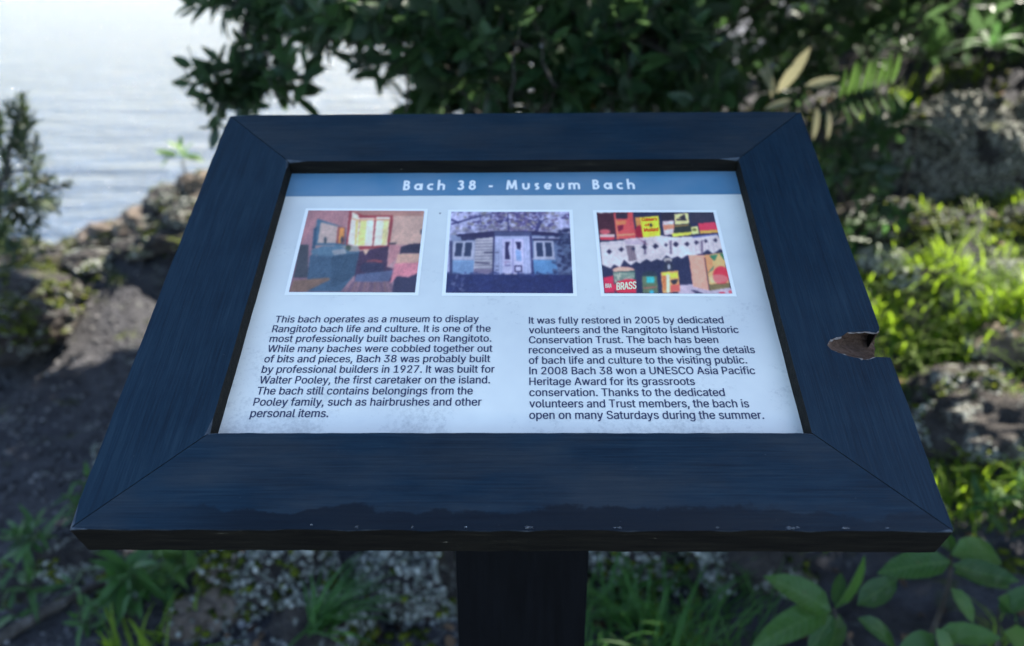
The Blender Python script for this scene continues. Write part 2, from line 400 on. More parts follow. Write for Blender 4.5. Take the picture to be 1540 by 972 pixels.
# right rail with the chunk broken out of its outer edge
def pu(px, py, d=0): q = uv(px, py, d); return (float(q[0]), float(q[1]))
ntop = [(1345, 538), (1330, 537.5), (1318, 537), (1309, 540.5), (1300, 541.5), (1290, 538.5), (1277, 536), (1262, 531), (1250, 526), (1244, 519.5), (1247, 513), (1254, 509), (1266, 506), (1275, 499.5), (1287, 499.5), (1300, 498.5), (1318, 500.5), (1322, 497), (1325, 492)]
nbot = [(1340, 540), (1326, 540), (1319, 539), (1316, 537), (1315, 534), (1315.5, 531), (1315, 528), (1316.5, 525), (1315, 522), (1314.5, 519), (1316, 516), (1315, 513), (1316, 510), (1315, 508), (1316, 506), (1317, 504), (1319, 502), (1322, 500), (1326, 497)]
T = [pu(*q) for q in ntop]; Bt = [pu(q[0], q[1], TH) for q in nbot]
T[0] = (a_, T[0][1]); T[-1] = (a_, T[-1][1]); Bt[0] = (a_, T[0][1] - .001); Bt[-1] = (a_, T[-1][1] + .001)
low = [(a_, -b_ + GAP)] + wob((a_, -b_ + GAP), T[0], 10, .0003)
up = wob(T[-1], (a_, b_ - GAP), 12, .0003) + [(a_, b_ - GAP)]
inn = [(ai, bi - GAP)] + wob((ai, bi - GAP), (ai, -bi + GAP), 20, .0002) + [(ai, -bi + GAP)]
topl = low + T + up + inn; botl = low + Bt + up + inn
n0 = len(low); raw = set(range(n0, n0 + len(T) - 1))
# a scooped middle loop makes the break concave
rail('side_rail', topl, PY, bottom=botl, raw=raw, outer=set(range(0, n0 - 1)) | set(range(n0 + len(T), len(low + T + up) - 1)), inner=set(range(len(low + T + up), len(topl) - 1)), bev=.0022)
# splinters round the break, in one part
acc = Acc()
for k in range(2, len(T) - 2):
    if k in (12, 5): continue
    a = np.array([*T[k], -.0009]); b = np.array([*T[k + 1], -.0009]); m_ = (a + b) / 2 + np.array([0, 0, -.0012])
    tube(acc, [a, a * .6 + b * .4 + rng.normal(0, .0003, 3), m_ * .3 + b * .7, b], [.0004, random.uniform(.0006, .0016), random.uniform(.0006, .0013), .0004], 5)
sp = sign_part('splinters', acc.mesh('splinters', CHIP, False)); sp['kind'] = 'stuff'

# beads of water along the lower edge
def mat_drop():
    m = M('water_drop'); return m.finish(m.bsdf((.9, .95, 1), .03, .5, None, Transmission_Weight=.95, IOR=1.333))
acc = Acc(); IV, IF = None, None
bmq = bmesh.new(); bmesh.ops.create_icosphere(bmq, subdivisions=2, radius=1); IV = np.array([q.co[:] for q in bmq.verts]); IF = np.array([[q.index for q in f.verts] for f in bmq.faces]); bmq.free()
for px, py, r_ in ((793, 797, 1.1), (799, 796, .7), (1187, 797, 1.2), (1193, 796, .9), (1200, 797, .6), (1270, 797, 1.1), (1276, 798, .6), (925, 798, .7), (932, 798, .9), (536, 797, .8), (620, 798, .6), (1335, 798, .7), (700, 799, .6), (1080, 799, .6), (468, 790, .5)):
    q = uv(px, py); q = (q[0], max(q[1], -b_ + .0022)); acc.add(IV * np.array([1.3, .9, .6]) * .0013 * r_ + np.array([q[0], q[1], .0003]), IF)
wd_ = sign_part('water_beads', acc.mesh('water_beads', mat_drop())); wd_['kind'] = 'stuff'
# backing board and post
def boxmesh(name, lo, hi, mat, bev=.002):
    bm = bmesh.new(); bmesh.ops.create_cube(bm, size=1)
    for v in bm.verts: v.co = Vector([lo[k] + (hi[k] - lo[k]) * (v.co[k] + .5) for k in range(3)])
    bmesh.ops.bevel(bm, geom=list(bm.edges), offset=bev, segments=2, profile=.6, affect='EDGES')
    me = bpy.data.meshes.new(name); bm.to_mesh(me); bm.free(); me.materials.append(mat); return me
sign_part('backing_board', boxmesh('backing_board', (-ai - .02, -bi - .02, -.045), (ai + .02, bi + .02, -TH - .0005), EDG))
def mat_post():
    m = M('black_post_paint'); v = m.coord('Object', (30, 30, 3)); n = m.noise(v, 3, 6, .6)
    return m.finish(m.bsdf(m.ramp(n, [(.3, (.0015, .002, .003)), (.7, (.004, .005, .007))]), .6, .12, m.bump(n, .3, .002)))
POST = mat_post()
# post: seen at x 686..884, y 826; half width from its depth
pw = .067; pc = at(785, 850, .70)
zp = H(0, .7)
po = link('post', boxmesh('post', (-pw, -.045, -.25), (pw, .045, float(TS[2]) - zp - .075), POST, .004), root)
po.location = (float(pc[0]) - root.location.x, float(base_xy[1]) - root.location.y, 0)
po.rotation_euler = (0, 0, R(-1.0))

# ------------------------------------------------------------------ printed panel
GAIN = np.array([.50, .70, 1.08])                # how bright a white print reads in this light
def lin(c): c = np.asarray(c, float) / 255; return np.where(c < .04045, c / 12.92, ((c + .055) / 1.055) ** 2.4)
def ink(c): return np.clip(lin(c) * .82 / GAIN, .004, .86)
def mat_print(name, color=None, attr=None, rough=.32, dirt=True):
    m = M(name)
    if attr:
        at_ = m.n('ShaderNodeAttribute'); at_.attribute_name = attr; c = at_.outputs['Color']
    else:
        rgb = m.n('ShaderNodeRGB'); rgb.outputs[0].default_value = (*color, 1); c = rgb.outputs[0]
    v = m.coord('Object'); x, y, z = m.sep(v)
    if dirt:
        dn = m.noise(v, 260, 7, .75); big = m.noise(v, 16, 5, .65)
        low = m.ramp(m.math('ADD', m.math('MULTIPLY', y, 1.6), .5), [(.20, .16), (.27, .08), (.5, .02), (.8, 0)])
        k = m.math('ADD', m.math('MULTIPLY', big, .55), m.math('ADD', low, m.math('MULTIPLY', dn, .5)))
        c = m.mix(m.ramp(k, [(.62, 0.0), (.82, .5)]), c, (.10, .105, .11))
        sm = m.noise(v, 7, 4, .6); c = m.mix(m.ramp(sm, [(.38, 0.0), (.68, .34)]), c, (.35, .36, .38))
        st = m.ramp(m.noise(v, 95, 1.5), [(.815, 0.0), (.83, .7)]); c = m.mix(st, c, (.06, .05, .05))
    return m.finish(m.bsdf(c, rough, .3, m.bump(m.noise(v, 25, 3), .05, .002)))
INK = mat_print('dark_blue_lettering', (.022, .028, .075), dirt=False, rough=.4)
WHITE = mat_print('white_lettering', (.86, .84, .78), dirt=False)
pm = mat_print('printed_panel_white', (.74, .73, .645))
PU, PV = ai + .004, bi + .004
me = boxmesh('printed_panel', (-PU, -PV, -PD - .003), (PU, PV, -PD), pm, .0003)
panel = sign_part('printed_panel', me)
def flat(name, pts, z, mat):
    P = np.array([(p[0], p[1], -PD + z) for p in pts]); me = mesh_from(name, P, np.arange(len(P))[None, :], mat, False)
    return link(name, me, panel)
v1 = np.mean([uv(600, 294, PD)[1], uv(950, 294.5, PD)[1]])
flat('header_band', [(-PU, v1), (PU, v1), (PU, PV), (-PU, PV)], .0003, mat_print('blue_header_ink', (.07, .195, .30)))

# letter outlines (thousandths of the type size): [advance, contour, contour...]
import json
GLYPHS = json.loads(r"""{" ":[188],"'":[206,[78,318,70,509,136,509,128,318]],",":[188,[38,-119,68,71,137,71,84,-119]],".":[188,[95,-4,83,-3,73,1,63,9,55,18,51,29,50,41,51,53,55,64,63,73,73,81,83,85,95,87,107,85,118,81,128,73,135,64,140,53,141,41,140,29,135,18,128,9,118,1,107,-3]],"0":[453,[227,-7,191,-3,158,7,130,24,105,48,85,77,69,113,57,155,50,202,48,254,50,306,57,353,69,395,85,431,106,461,130,484,159,502,191,512,227,516,262,512,295,502,323,484,348,461,368,431,384,395,396,353,403,306,405,254,403,202,396,155,384,113,368,77,348,48,323,24,295,7,263,-3],[227,50,250,52,271,60,290,74,306,92,320,116,330,144,338,176,342,213,344,254,342,295,338,332,330,365,320,393,306,416,290,435,271,449,250,457,227,460,203,457,182,449,163,435,147,416,134,393,123,365,115,332,111,295,109,254,111,213,115,176,123,144,134,116,147,92,163,74,182,60,203,52]],"1":[453,[76,0,76,55,391,55,391,0],[276,509,276,0,212,0,212,448,209,448,86,358,86,427,198,509]],"2":[453,[64,0,64,47,252,248,282,282,294,298,303,312,311,327,316,341,319,356,320,371,319,389,315,405,308,419,298,431,287,441,273,449,258,455,241,458,224,460,205,458,188,454,172,447,159,438,148,427,139,413,132,398,128,381,127,362,66,362,68,391,75,418,86,442,102,464,121,482,143,496,168,507,196,513,225,516,254,513,281,507,306,497,328,482,346,465,361,445,372,423,379,398,381,372,380,354,377,336,371,318,363,299,351,280,336,259,317,235,294,209,153,60,153,57,389,57,389,0]],"3":[453,[218,-7,188,-5,159,1,133,10,108,22,88,38,70,57,57,79,48,104,44,132,109,132,112,115,118,100,126,87,137,76,150,66,165,59,182,54,200,51,219,50,239,51,258,55,275,61,291,69,304,80,315,93,323,108,328,125,329,145,328,163,323,180,316,196,306,211,292,223,275,234,254,241,229,246,201,248,157,248,157,299,288,448,288,452,70,452,70,509,372,509,372,461,211,278,211,289,247,290,279,286,308,276,333,262,354,244,371,222,383,198,391,173,393,145,390,116,383,90,370,66,354,45,333,27,309,12,281,2,251,-5]],"5":[453,[221,-7,192,-5,165,1,140,11,118,25,99,41,83,60,71,82,63,105,60,130,122,130,125,115,130,102,138,89,148,78,160,68,173,60,188,54,204,51,221,50,241,51,259,56,276,64,291,75,304,89,314,104,322,122,326,141,328,162,326,183,321,203,314,221,303,237,290,251,275,262,257,270,238,275,218,277,201,276,184,273,167,268,152,262,139,255,128,246,67,253,96,509,366,509,366,452,151,452,134,301,136,301,148,311,162,318,178,325,194,330,212,333,229,334,252,332,274,328,294,321,313,311,330,299,345,285,358,269,370,251,379,231,386,210,390,187,391,163,388,132,381,102,369,76,352,52,332,32,309,15,282,3,253,-4]],"7":[453,[97,0,323,448,323,452,62,452,62,509,391,509,391,449,165,0]],"8":[453,[226,-7,193,-5,163,1,136,11,111,25,91,42,74,62,62,84,54,109,52,135,53,156,58,176,65,195,75,212,87,228,101,241,117,252,134,260,153,265,153,267,129,276,109,289,93,308,80,330,73,354,70,380,73,405,79,429,90,450,106,469,124,485,146,498,170,508,197,514,226,516,255,514,282,508,306,498,328,485,346,469,361,450,373,429,379,405,382,380,379,354,372,330,359,308,343,289,323,276,300,267,300,265,319,260,335,252,351,241,365,228,377,212,387,195,395,176,399,156,401,135,398,109,391,84,378,62,362,42,341,25,317,11,289,1,259,-5],[226,49,248,50,267,54,285,60,300,69,313,79,323,91,331,106,335,121,337,139,335,157,330,173,322,189,312,202,298,213,283,223,265,230,247,234,226,235,206,234,187,230,169,223,154,213,140,202,130,189,122,173,117,157,115,139,117,121,121,106,129,91,139,79,152,69,167,60,185,54,205,50],[226,290,244,291,260,294,274,300,287,308,298,318,307,330,314,344,318,359,319,376,318,392,314,407,308,420,299,432,288,442,275,449,260,455,244,459,226,460,208,459,192,455,177,449,164,442,153,432,145,420,138,407,134,392,133,376,134,359,138,344,145,330,154,318,165,308,178,300,193,294,209,291]],"9":[453,[226,516,256,513,285,506,310,494,333,478,352,458,368,434,380,408,387,378,389,347,387,322,382,296,373,270,359,240,340,207,315,168,200,0,130,0,301,248,307,248,302,238,295,229,287,221,268,207,257,202,245,198,232,195,218,195,188,197,161,203,137,214,116,229,98,247,83,269,72,294,66,321,64,352,66,382,73,411,85,436,101,459,120,479,143,494,168,506,196,513],[226,460,207,459,190,454,174,446,160,435,148,423,138,407,131,390,127,372,125,352,127,331,131,313,138,295,148,280,160,268,174,257,190,250,207,245,226,243,245,245,263,249,279,257,293,267,305,280,314,295,322,312,326,330,327,350,326,371,322,390,314,407,305,422,293,435,279,446,263,454,245,459]],"A":[480,[16,0,201,509,276,509,463,0,395,0,345,140,134,140,85,0],[153,195,326,195,239,440]],"B":[456,[60,0,60,509,241,509,274,507,304,501,329,491,350,477,367,461,381,442,390,421,396,398,398,374,397,353,393,336,387,320,378,307,368,295,356,286,343,278,329,272,315,267,315,262,331,260,347,254,363,245,378,234,391,220,402,203,411,184,416,161,418,136,416,111,410,88,400,67,386,48,368,31,344,18,317,8,284,2,247,0],[125,57,245,57,281,60,309,67,330,80,344,96,353,115,355,137,354,153,350,169,342,184,333,197,320,209,306,218,289,225,269,229,248,231,125,231],[125,285,238,285,256,287,273,290,288,296,302,304,314,314,323,326,330,340,335,355,336,372,333,393,326,412,313,429,294,442,270,449,240,452,125,452]],"C":[510,[267,-7,225,-3,186,7,150,25,119,49,92,79,70,115,53,157,44,203,40,254,44,305,53,352,70,393,92,429,119,459,150,484,186,501,225,512,267,516,293,514,317,511,340,504,362,496,383,485,402,471,419,456,435,438,448,418,459,397,467,373,473,348,408,348,404,365,397,380,389,395,380,407,369,418,357,428,344,437,330,444,315,449,300,453,284,455,267,456,237,453,209,445,184,432,161,414,141,391,125,364,113,332,106,295,103,254,106,213,113,177,125,145,141,117,161,94,184,76,210,63,237,56,267,53,284,54,300,56,315,60,330,65,344,72,369,90,380,102,389,114,397,128,404,144,408,160,473,160,467,135,459,112,448,91,435,71,420,53,402,38,383,24,363,13,341,5,317,-2,293,-6]],"E":[419,[60,0,60,509,372,509,372,452,125,452,125,286,355,286,355,229,125,229,125,57,375,57,375,0]],"H":[517,[60,0,60,509,125,509,125,289,392,289,392,509,457,509,457,0,392,0,392,232,125,232,125,0]],"I":[178,[58,0,120,0,120,509,58,509]],"M":[628,[60,0,60,509,152,509,284,170,319,60,322,49,307,49,311,59,314,71,476,509,568,509,568,0,504,0,504,327,505,340,505,383,506,398,506,428,507,443,507,457,513,457,498,409,456,291,342,0,286,0,170,291,134,392,112,457,119,457,119,444,120,430,120,401,121,386,121,342,122,328,122,0]],"N":[523,[60,0,60,509,136,509,349,174,355,163,363,151,379,122,388,107,396,90,414,55,405,54,403,72,399,142,399,509,463,509,463,0,387,0,186,317,168,346,159,363,108,452,119,454,124,345,124,328,125,313,125,0]],"O":[533,[267,-7,225,-3,186,7,150,25,119,49,92,79,70,115,53,157,44,203,40,254,44,305,53,352,70,393,92,429,119,459,150,484,186,501,225,512,267,516,309,512,348,501,384,484,415,459,442,429,464,393,480,352,490,305,493,254,490,203,480,157,464,115,442,79,415,49,384,25,348,7,309,-3],[267,53,296,55,324,63,349,76,372,94,392,116,408,144,420,176,428,213,430,254,428,295,420,332,408,365,392,392,372,415,349,433,324,446,296,453,267,456,237,453,210,445,184,433,161,415,142,392,125,364,113,332,106,295,103,254,106,213,113,176,125,144,142,117,161,94,184,76,210,63,237,55]],"P":[445,[60,0,60,509,245,509,287,504,326,487,360,462,385,428,401,390,407,348,401,306,385,268,360,234,326,209,287,192,245,187,122,187,122,0],[122,453,122,243,240,243,267,247,292,257,313,274,329,296,339,321,343,348,339,375,329,400,313,422,292,439,267,449,240,453]],"R":[449,[60,0,60,509,245,509,281,505,314,494,345,476,370,452,390,424,402,391,407,358,404,324,393,291,375,261,351,236,321,217,425,0,352,0,252,199,122,199,122,0],[122,453,122,255,240,255,267,258,292,268,313,284,329,304,339,328,343,354,339,380,329,404,313,424,292,440,267,450,240,453]],"S":[447,[224,-9,188,-7,156,-1,128,9,102,23,81,40,64,60,51,83,42,109,38,137,104,137,108,118,114,102,123,88,136,76,150,66,166,59,185,53,204,50,224,49,246,50,267,54,286,60,303,69,317,79,329,92,338,106,344,122,346,139,344,154,340,168,332,179,322,189,310,197,296,205,263,217,184,239,145,253,112,269,86,289,67,313,56,341,52,372,54,400,62,425,75,448,92,468,113,484,138,498,165,508,195,514,227,516,259,514,289,508,316,498,340,484,360,468,377,449,390,427,398,403,401,378,337,378,332,402,320,421,302,437,280,449,254,456,225,459,204,457,185,454,167,448,152,440,139,430,129,418,121,405,117,391,115,376,117,359,122,345,131,334,142,324,155,315,169,308,198,297,312,264,344,248,359,238,372,226,384,213,395,198,402,180,407,161,408,139,406,112,399,87,386,64,370,43,349,25,323,11,294,0,261,-7]],"T":[449,[32,452,32,509,417,509,417,452,257,452,257,0,193,0,193,452]],"U":[517,[259,-8,220,-6,186,2,154,15,126,33,103,55,85,80,71,108,63,140,60,173,60,509,124,509,124,178,126,155,132,133,141,113,153,95,169,80,187,68,208,59,232,53,259,52,285,53,309,59,331,68,349,80,364,95,377,113,385,133,391,155,393,178,393,509,457,509,457,173,454,140,446,108,433,80,414,55,391,33,363,15,332,2,297,-6]],"W":[686,[155,0,16,509,82,509,163,196,167,179,172,162,175,145,187,94,190,76,194,58,197,40,189,40,193,58,196,76,200,94,203,111,215,162,220,179,224,196,306,509,380,509,462,196,494,58,497,40,488,40,492,58,495,76,503,111,506,128,510,145,515,162,603,509,670,509,530,0,455,0,362,345,357,368,351,391,336,475,350,475,330,371,318,323,230,0]],"a":[389,[160,-9,137,-7,115,-3,94,5,76,15,60,29,48,45,38,63,32,84,30,108,32,128,36,146,43,161,53,174,64,184,78,193,92,200,108,206,125,211,178,220,257,231,265,235,271,240,274,246,275,272,272,285,267,297,260,307,251,315,240,322,227,327,212,330,196,331,178,330,163,327,149,322,137,316,127,309,118,301,110,292,104,283,100,274,41,291,51,313,64,331,79,346,95,358,114,368,133,375,153,380,173,383,194,384,208,384,223,382,239,379,255,375,271,369,286,360,300,350,312,336,322,320,330,301,335,278,337,251,337,0,277,0,277,52,272,52,267,43,252,25,242,16,229,8,215,1,199,-4,181,-7],[170,45,192,47,211,51,228,59,242,68,254,80,263,93,270,108,274,122,276,138,276,190,267,184,221,174,210,173,200,171,161,166,147,163,134,159,122,153,112,147,103,139,97,130,93,118,92,105,93,93,96,82,102,72,109,64,119,57,130,52,142,48,156,46]],"b":[424,[229,-8,208,-7,189,-3,172,4,159,12,147,21,123,50,118,59,112,59,112,0,53,0,53,509,114,509,114,319,118,319,123,327,137,346,158,364,171,373,188,379,207,383,229,384,259,382,287,374,313,361,335,342,354,320,370,293,381,261,388,227,390,189,388,151,381,116,370,84,355,57,336,34,313,16,288,3,260,-6],[220,47,242,49,262,55,279,66,294,80,306,97,316,117,323,139,327,163,328,189,327,215,323,239,316,261,307,281,295,298,280,311,262,322,243,328,220,330,198,328,178,322,161,312,147,299,134,282,125,263,118,241,114,216,113,189,114,162,118,138,125,115,135,95,147,78,162,65,179,55,198,49]],"c":[396,[207,-8,174,-5,144,3,117,16,93,35,72,58,56,85,44,116,37,150,34,187,37,225,44,260,56,291,72,318,93,341,117,360,144,374,174,382,207,384,226,384,243,381,260,377,276,371,291,364,305,356,318,346,330,335,340,322,349,308,356,293,362,277,303,262,300,272,290,289,278,304,270,311,252,321,242,325,231,328,207,330,184,328,163,321,145,310,130,296,118,278,108,258,102,236,98,212,96,187,98,163,102,139,108,117,118,97,130,80,145,66,163,55,184,49,207,46,220,47,232,49,253,55,262,60,271,66,279,73,292,89,297,98,301,107,304,117,363,102,357,86,350,70,341,56,331,43,306,21,292,12,277,5,261,-1,244,-5,226,-7]],"d":[424,[195,-8,165,-6,137,3,111,16,89,34,70,57,55,84,43,116,36,151,34,189,36,227,43,261,55,293,70,320,89,342,112,361,137,374,165,382,196,384,218,383,237,379,253,373,267,364,278,355,287,346,295,336,306,319,311,319,311,509,372,509,372,0,313,0,313,59,307,59,295,41,287,31,277,21,266,12,252,4,236,-3,217,-7],[205,47,226,49,246,55,263,65,278,78,290,95,299,115,306,138,310,162,312,189,310,216,306,241,300,263,290,282,278,299,263,312,246,322,227,328,205,330,182,328,162,322,145,311,130,298,118,281,108,261,102,239,98,215,96,189,98,163,102,139,109,117,118,97,130,80,145,66,162,55,182,49]],"e":[404,[212,-8,177,-5,145,3,117,16,92,35,72,58,56,85,44,116,37,150,34,187,36,224,44,258,55,290,71,317,91,340,115,359,142,373,172,382,205,384,226,383,246,380,266,374,285,366,303,355,319,341,334,324,347,305,357,282,365,256,370,227,371,194,371,169,75,169,75,221,338,221,310,202,308,226,304,248,298,269,288,286,277,301,263,314,246,323,227,328,205,330,183,328,164,323,146,313,131,301,119,286,109,270,102,251,97,231,96,211,96,178,98,151,102,127,110,106,121,88,135,73,151,61,169,53,190,48,212,46,227,47,241,49,254,53,265,58,276,65,294,82,306,105,365,91,358,72,348,55,335,39,320,26,302,14,283,4,261,-3,237,-7]],"f":[254,[228,379,228,327,6,327,6,379],[81,0,81,432,82,452,87,470,96,486,107,499,120,510,135,519,152,525,169,529,187,530,201,530,212,529,243,521,227,468,224,470,202,474,195,474,178,472,164,468,154,460,147,449,143,435,142,419,142,0]],"g":[425,[207,-151,180,-149,156,-146,134,-140,114,-132,97,-122,82,-110,59,-84,51,-69,101,-41,122,-66,131,-74,142,-82,154,-88,169,-93,187,-96,207,-97,236,-95,261,-87,282,-75,298,-58,308,-34,311,-6,311,68,306,68,301,60,287,41,266,23,252,16,236,10,217,6,195,5,165,7,138,14,113,27,90,43,71,65,55,90,43,120,36,154,34,191,36,229,43,263,55,293,71,320,90,342,112,361,138,374,166,382,196,384,218,383,237,379,253,373,267,365,279,356,296,336,308,319,313,319,313,379,372,379,372,-9,370,-40,363,-67,350,-90,334,-109,314,-124,291,-136,265,-144,237,-149],[205,59,227,61,246,66,264,75,278,87,290,103,300,121,307,142,311,166,312,193,311,219,307,242,300,264,291,283,279,299,264,312,247,322,227,328,205,330,182,328,163,322,145,312,130,298,118,282,109,262,102,241,98,218,96,193,98,167,102,144,109,123,118,104,131,88,145,76,163,66,183,61]],"h":[410,[114,227,114,0,53,0,53,509,114,509,114,287,102,287,116,319,132,344,152,362,175,374,200,382,227,384,252,383,275,377,295,369,313,356,328,340,341,321,350,298,355,271,357,240,357,0,296,0,296,235,293,263,286,286,273,304,256,318,235,326,210,329,192,328,176,324,161,317,147,308,136,297,126,283,119,266,115,248]],"i":[167,[53,0,53,379,114,379,114,0],[84,443,73,444,63,448,54,455,47,463,43,472,41,483,43,494,47,504,54,512,63,518,73,522,84,524,95,522,105,518,114,512,121,504,125,494,126,483,125,472,121,463,114,455,105,448,95,444]],"k":[381,[55,0,115,0,115,148,158,195,282,0,355,0,200,238,337,385,262,385,115,225,115,509,55,509]],"l":[189,[139,-2,112,0,91,8,74,20,62,37,55,59,53,84,53,509,114,509,114,83,117,71,120,62,126,57,135,53,157,52,160,53,164,53,170,54,181,3,175,1,154,-2]],"m":[610,[53,0,53,379,112,379,112,295,108,295,114,314,122,331,132,346,144,358,158,368,172,376,187,382,203,385,219,386,245,383,268,375,287,361,303,342,314,320,321,295,312,295,318,312,326,329,337,343,350,356,364,366,381,375,398,381,417,385,437,386,458,385,478,380,497,372,514,361,529,346,541,328,550,307,555,283,557,255,557,0,496,0,496,254,493,279,485,298,473,313,456,323,438,329,419,330,402,329,387,326,374,320,363,312,353,302,345,290,340,277,336,263,335,247,335,0,274,0,274,260,272,280,265,297,253,311,238,322,220,328,199,330,185,329,171,326,158,320,145,312,135,302,126,289,119,274,115,257,114,238,114,0]],"n":[410,[114,227,114,0,53,0,53,379,112,379,112,287,102,287,116,319,132,344,152,362,175,374,200,382,227,384,252,383,275,377,295,369,313,356,328,340,341,321,350,298,355,271,357,240,357,0,296,0,296,235,293,263,286,286,273,304,256,318,235,326,210,329,192,328,176,324,161,317,147,308,136,297,126,283,119,266,115,248]],"o":[415,[207,-8,174,-5,144,3,117,16,93,35,72,58,56,85,44,116,37,150,34,187,37,225,44,260,56,291,72,318,93,341,117,360,144,374,174,382,207,384,241,382,271,374,299,360,323,341,343,318,359,291,371,260,379,225,381,187,379,150,371,116,359,85,343,58,323,35,299,16,271,3,241,-5],[207,46,231,49,252,55,270,66,285,80,298,97,307,117,314,139,318,163,319,187,318,212,314,236,307,258,298,278,285,296,270,310,252,321,231,328,207,330,184,328,163,321,145,310,130,296,118,278,108,258,102,236,98,212,96,187,98,163,102,139,108,117,118,97,130,80,145,66,163,55,184,49]],"p":[424,[53,-143,53,379,112,379,112,319,118,319,123,327,137,346,158,364,171,373,188,379,207,383,229,384,259,382,287,374,313,361,335,342,354,320,370,293,381,261,388,227,390,189,388,151,381,116,370,84,355,57,336,34,313,16,288,3,260,-6,229,-8,208,-7,189,-3,173,4,159,12,147,21,130,41,118,59,114,59,114,-143],[220,47,242,49,262,55,279,66,294,80,306,97,316,117,323,139,327,163,328,189,327,215,323,239,316,261,307,281,295,298,280,311,262,322,243,328,220,330,198,328,178,322,161,312,147,299,134,282,125,263,118,241,114,216,113,189,114,162,118,138,125,115,135,95,147,78,162,65,179,55,198,49]],"r":[259,[53,0,53,379,112,379,112,321,115,321,124,339,137,354,152,367,171,377,191,383,223,385,229,384,243,384,243,322,236,324,230,324,215,326,207,326,190,324,174,321,159,315,146,306,135,296,126,284,119,269,115,254,114,237,114,0]],"s":[365,[182,-8,157,-7,133,-3,112,3,93,12,76,24,62,38,50,54,41,73,36,94,94,107,101,87,111,72,124,60,141,52,160,47,181,45,206,47,227,53,244,62,258,74,265,88,268,103,266,115,262,126,254,136,243,144,229,150,212,155,149,170,118,180,92,192,72,208,58,227,50,249,47,274,49,295,55,314,65,332,79,347,95,360,115,370,137,378,161,383,187,384,212,383,234,379,254,372,271,363,286,352,299,339,309,324,318,308,324,290,268,277,262,291,254,304,243,316,228,325,210,331,187,333,166,331,147,326,131,317,119,305,111,292,109,277,110,264,115,253,124,243,136,235,152,229,172,223,229,209,261,200,287,187,306,171,320,153,328,131,331,107,329,85,323,65,312,47,298,31,281,18,260,6,236,-2,210,-7]],"t":[227,[204,379,204,327,6,327,6,379],[65,471,126,471,126,98,127,83,130,70,136,61,144,55,156,51,180,50,202,54,213,2,200,-2,192,-3,184,-3,176,-4,168,-4,138,-1,113,7,92,21,77,41,68,64,65,93]],"u":[410,[182,-5,158,-3,135,2,115,11,97,23,82,39,69,59,60,82,54,109,53,139,53,379,114,379,114,144,116,117,124,94,137,75,154,61,175,53,200,50,218,51,234,55,249,62,263,71,274,83,283,97,290,113,295,132,296,153,296,379,357,379,357,0,298,0,298,92,307,92,294,60,277,35,257,17,234,5,209,-3]],"v":[389,[163,0,17,379,84,379,187,87,199,42,206,21,184,21,191,42,209,110,305,379,371,379,226,0]],"w":[567,[138,0,23,379,87,379,175,41,165,41,192,163,252,379,316,379,362,214,382,136,388,106,402,41,391,41,480,379,545,379,429,0,368,0,309,207,305,225,281,318,277,338,291,338,277,280,263,225,199,0]],"y":[389,[47,-139,61,-86,83,-89,94,-90,104,-89,113,-86,122,-81,130,-74,138,-64,145,-51,151,-36,163,-1,17,379,84,379,173,132,187,87,199,42,206,21,184,21,202,87,305,379,371,379,204,-58,196,-77,187,-93,177,-107,165,-119,153,-128,139,-136,125,-141,109,-144,82,-145,57,-142,52,-140]]}""")
def text_mesh(s, bold=0.0, spacing=1.0):
    cu = bpy.data.curves.new('lettering', 'CURVE'); cu.dimensions = '2D'; cu.fill_mode = 'BOTH'; x = 0
    for ch in s:
        gl = GLYPHS[ch]
        for c in gl[1:]:
            n = len(c) // 2; sp = cu.splines.new('POLY'); sp.points.add(n - 1); sp.use_cyclic_u = True
            co = []
            for k in range(n): co += [(c[2 * k] + x) / 1000, c[2 * k + 1] / 1000, 0, 1]
            sp.points.foreach_set('co', co)
        x += gl[0] * spacing
    ob = bpy.data.objects.new('lettering', cu); COL.objects.link(ob)
    dg = bpy.context.evaluated_depsgraph_get(); ev = ob.evaluated_get(dg); me = bpy.data.meshes.new_from_object(ev)
    bpy.data.objects.remove(ob); bpy.data.curves.remove(cu); me.materials.clear()
    n = len(me.vertices); co = np.zeros(n * 3, np.float32); me.vertices.foreach_get('co', co); co = co.reshape(-1, 3)[:, :2]
    tris = [tuple(p.vertices) for p in me.polygons]; bpy.data.meshes.remove(me)
    return co, tris
CAP = .509
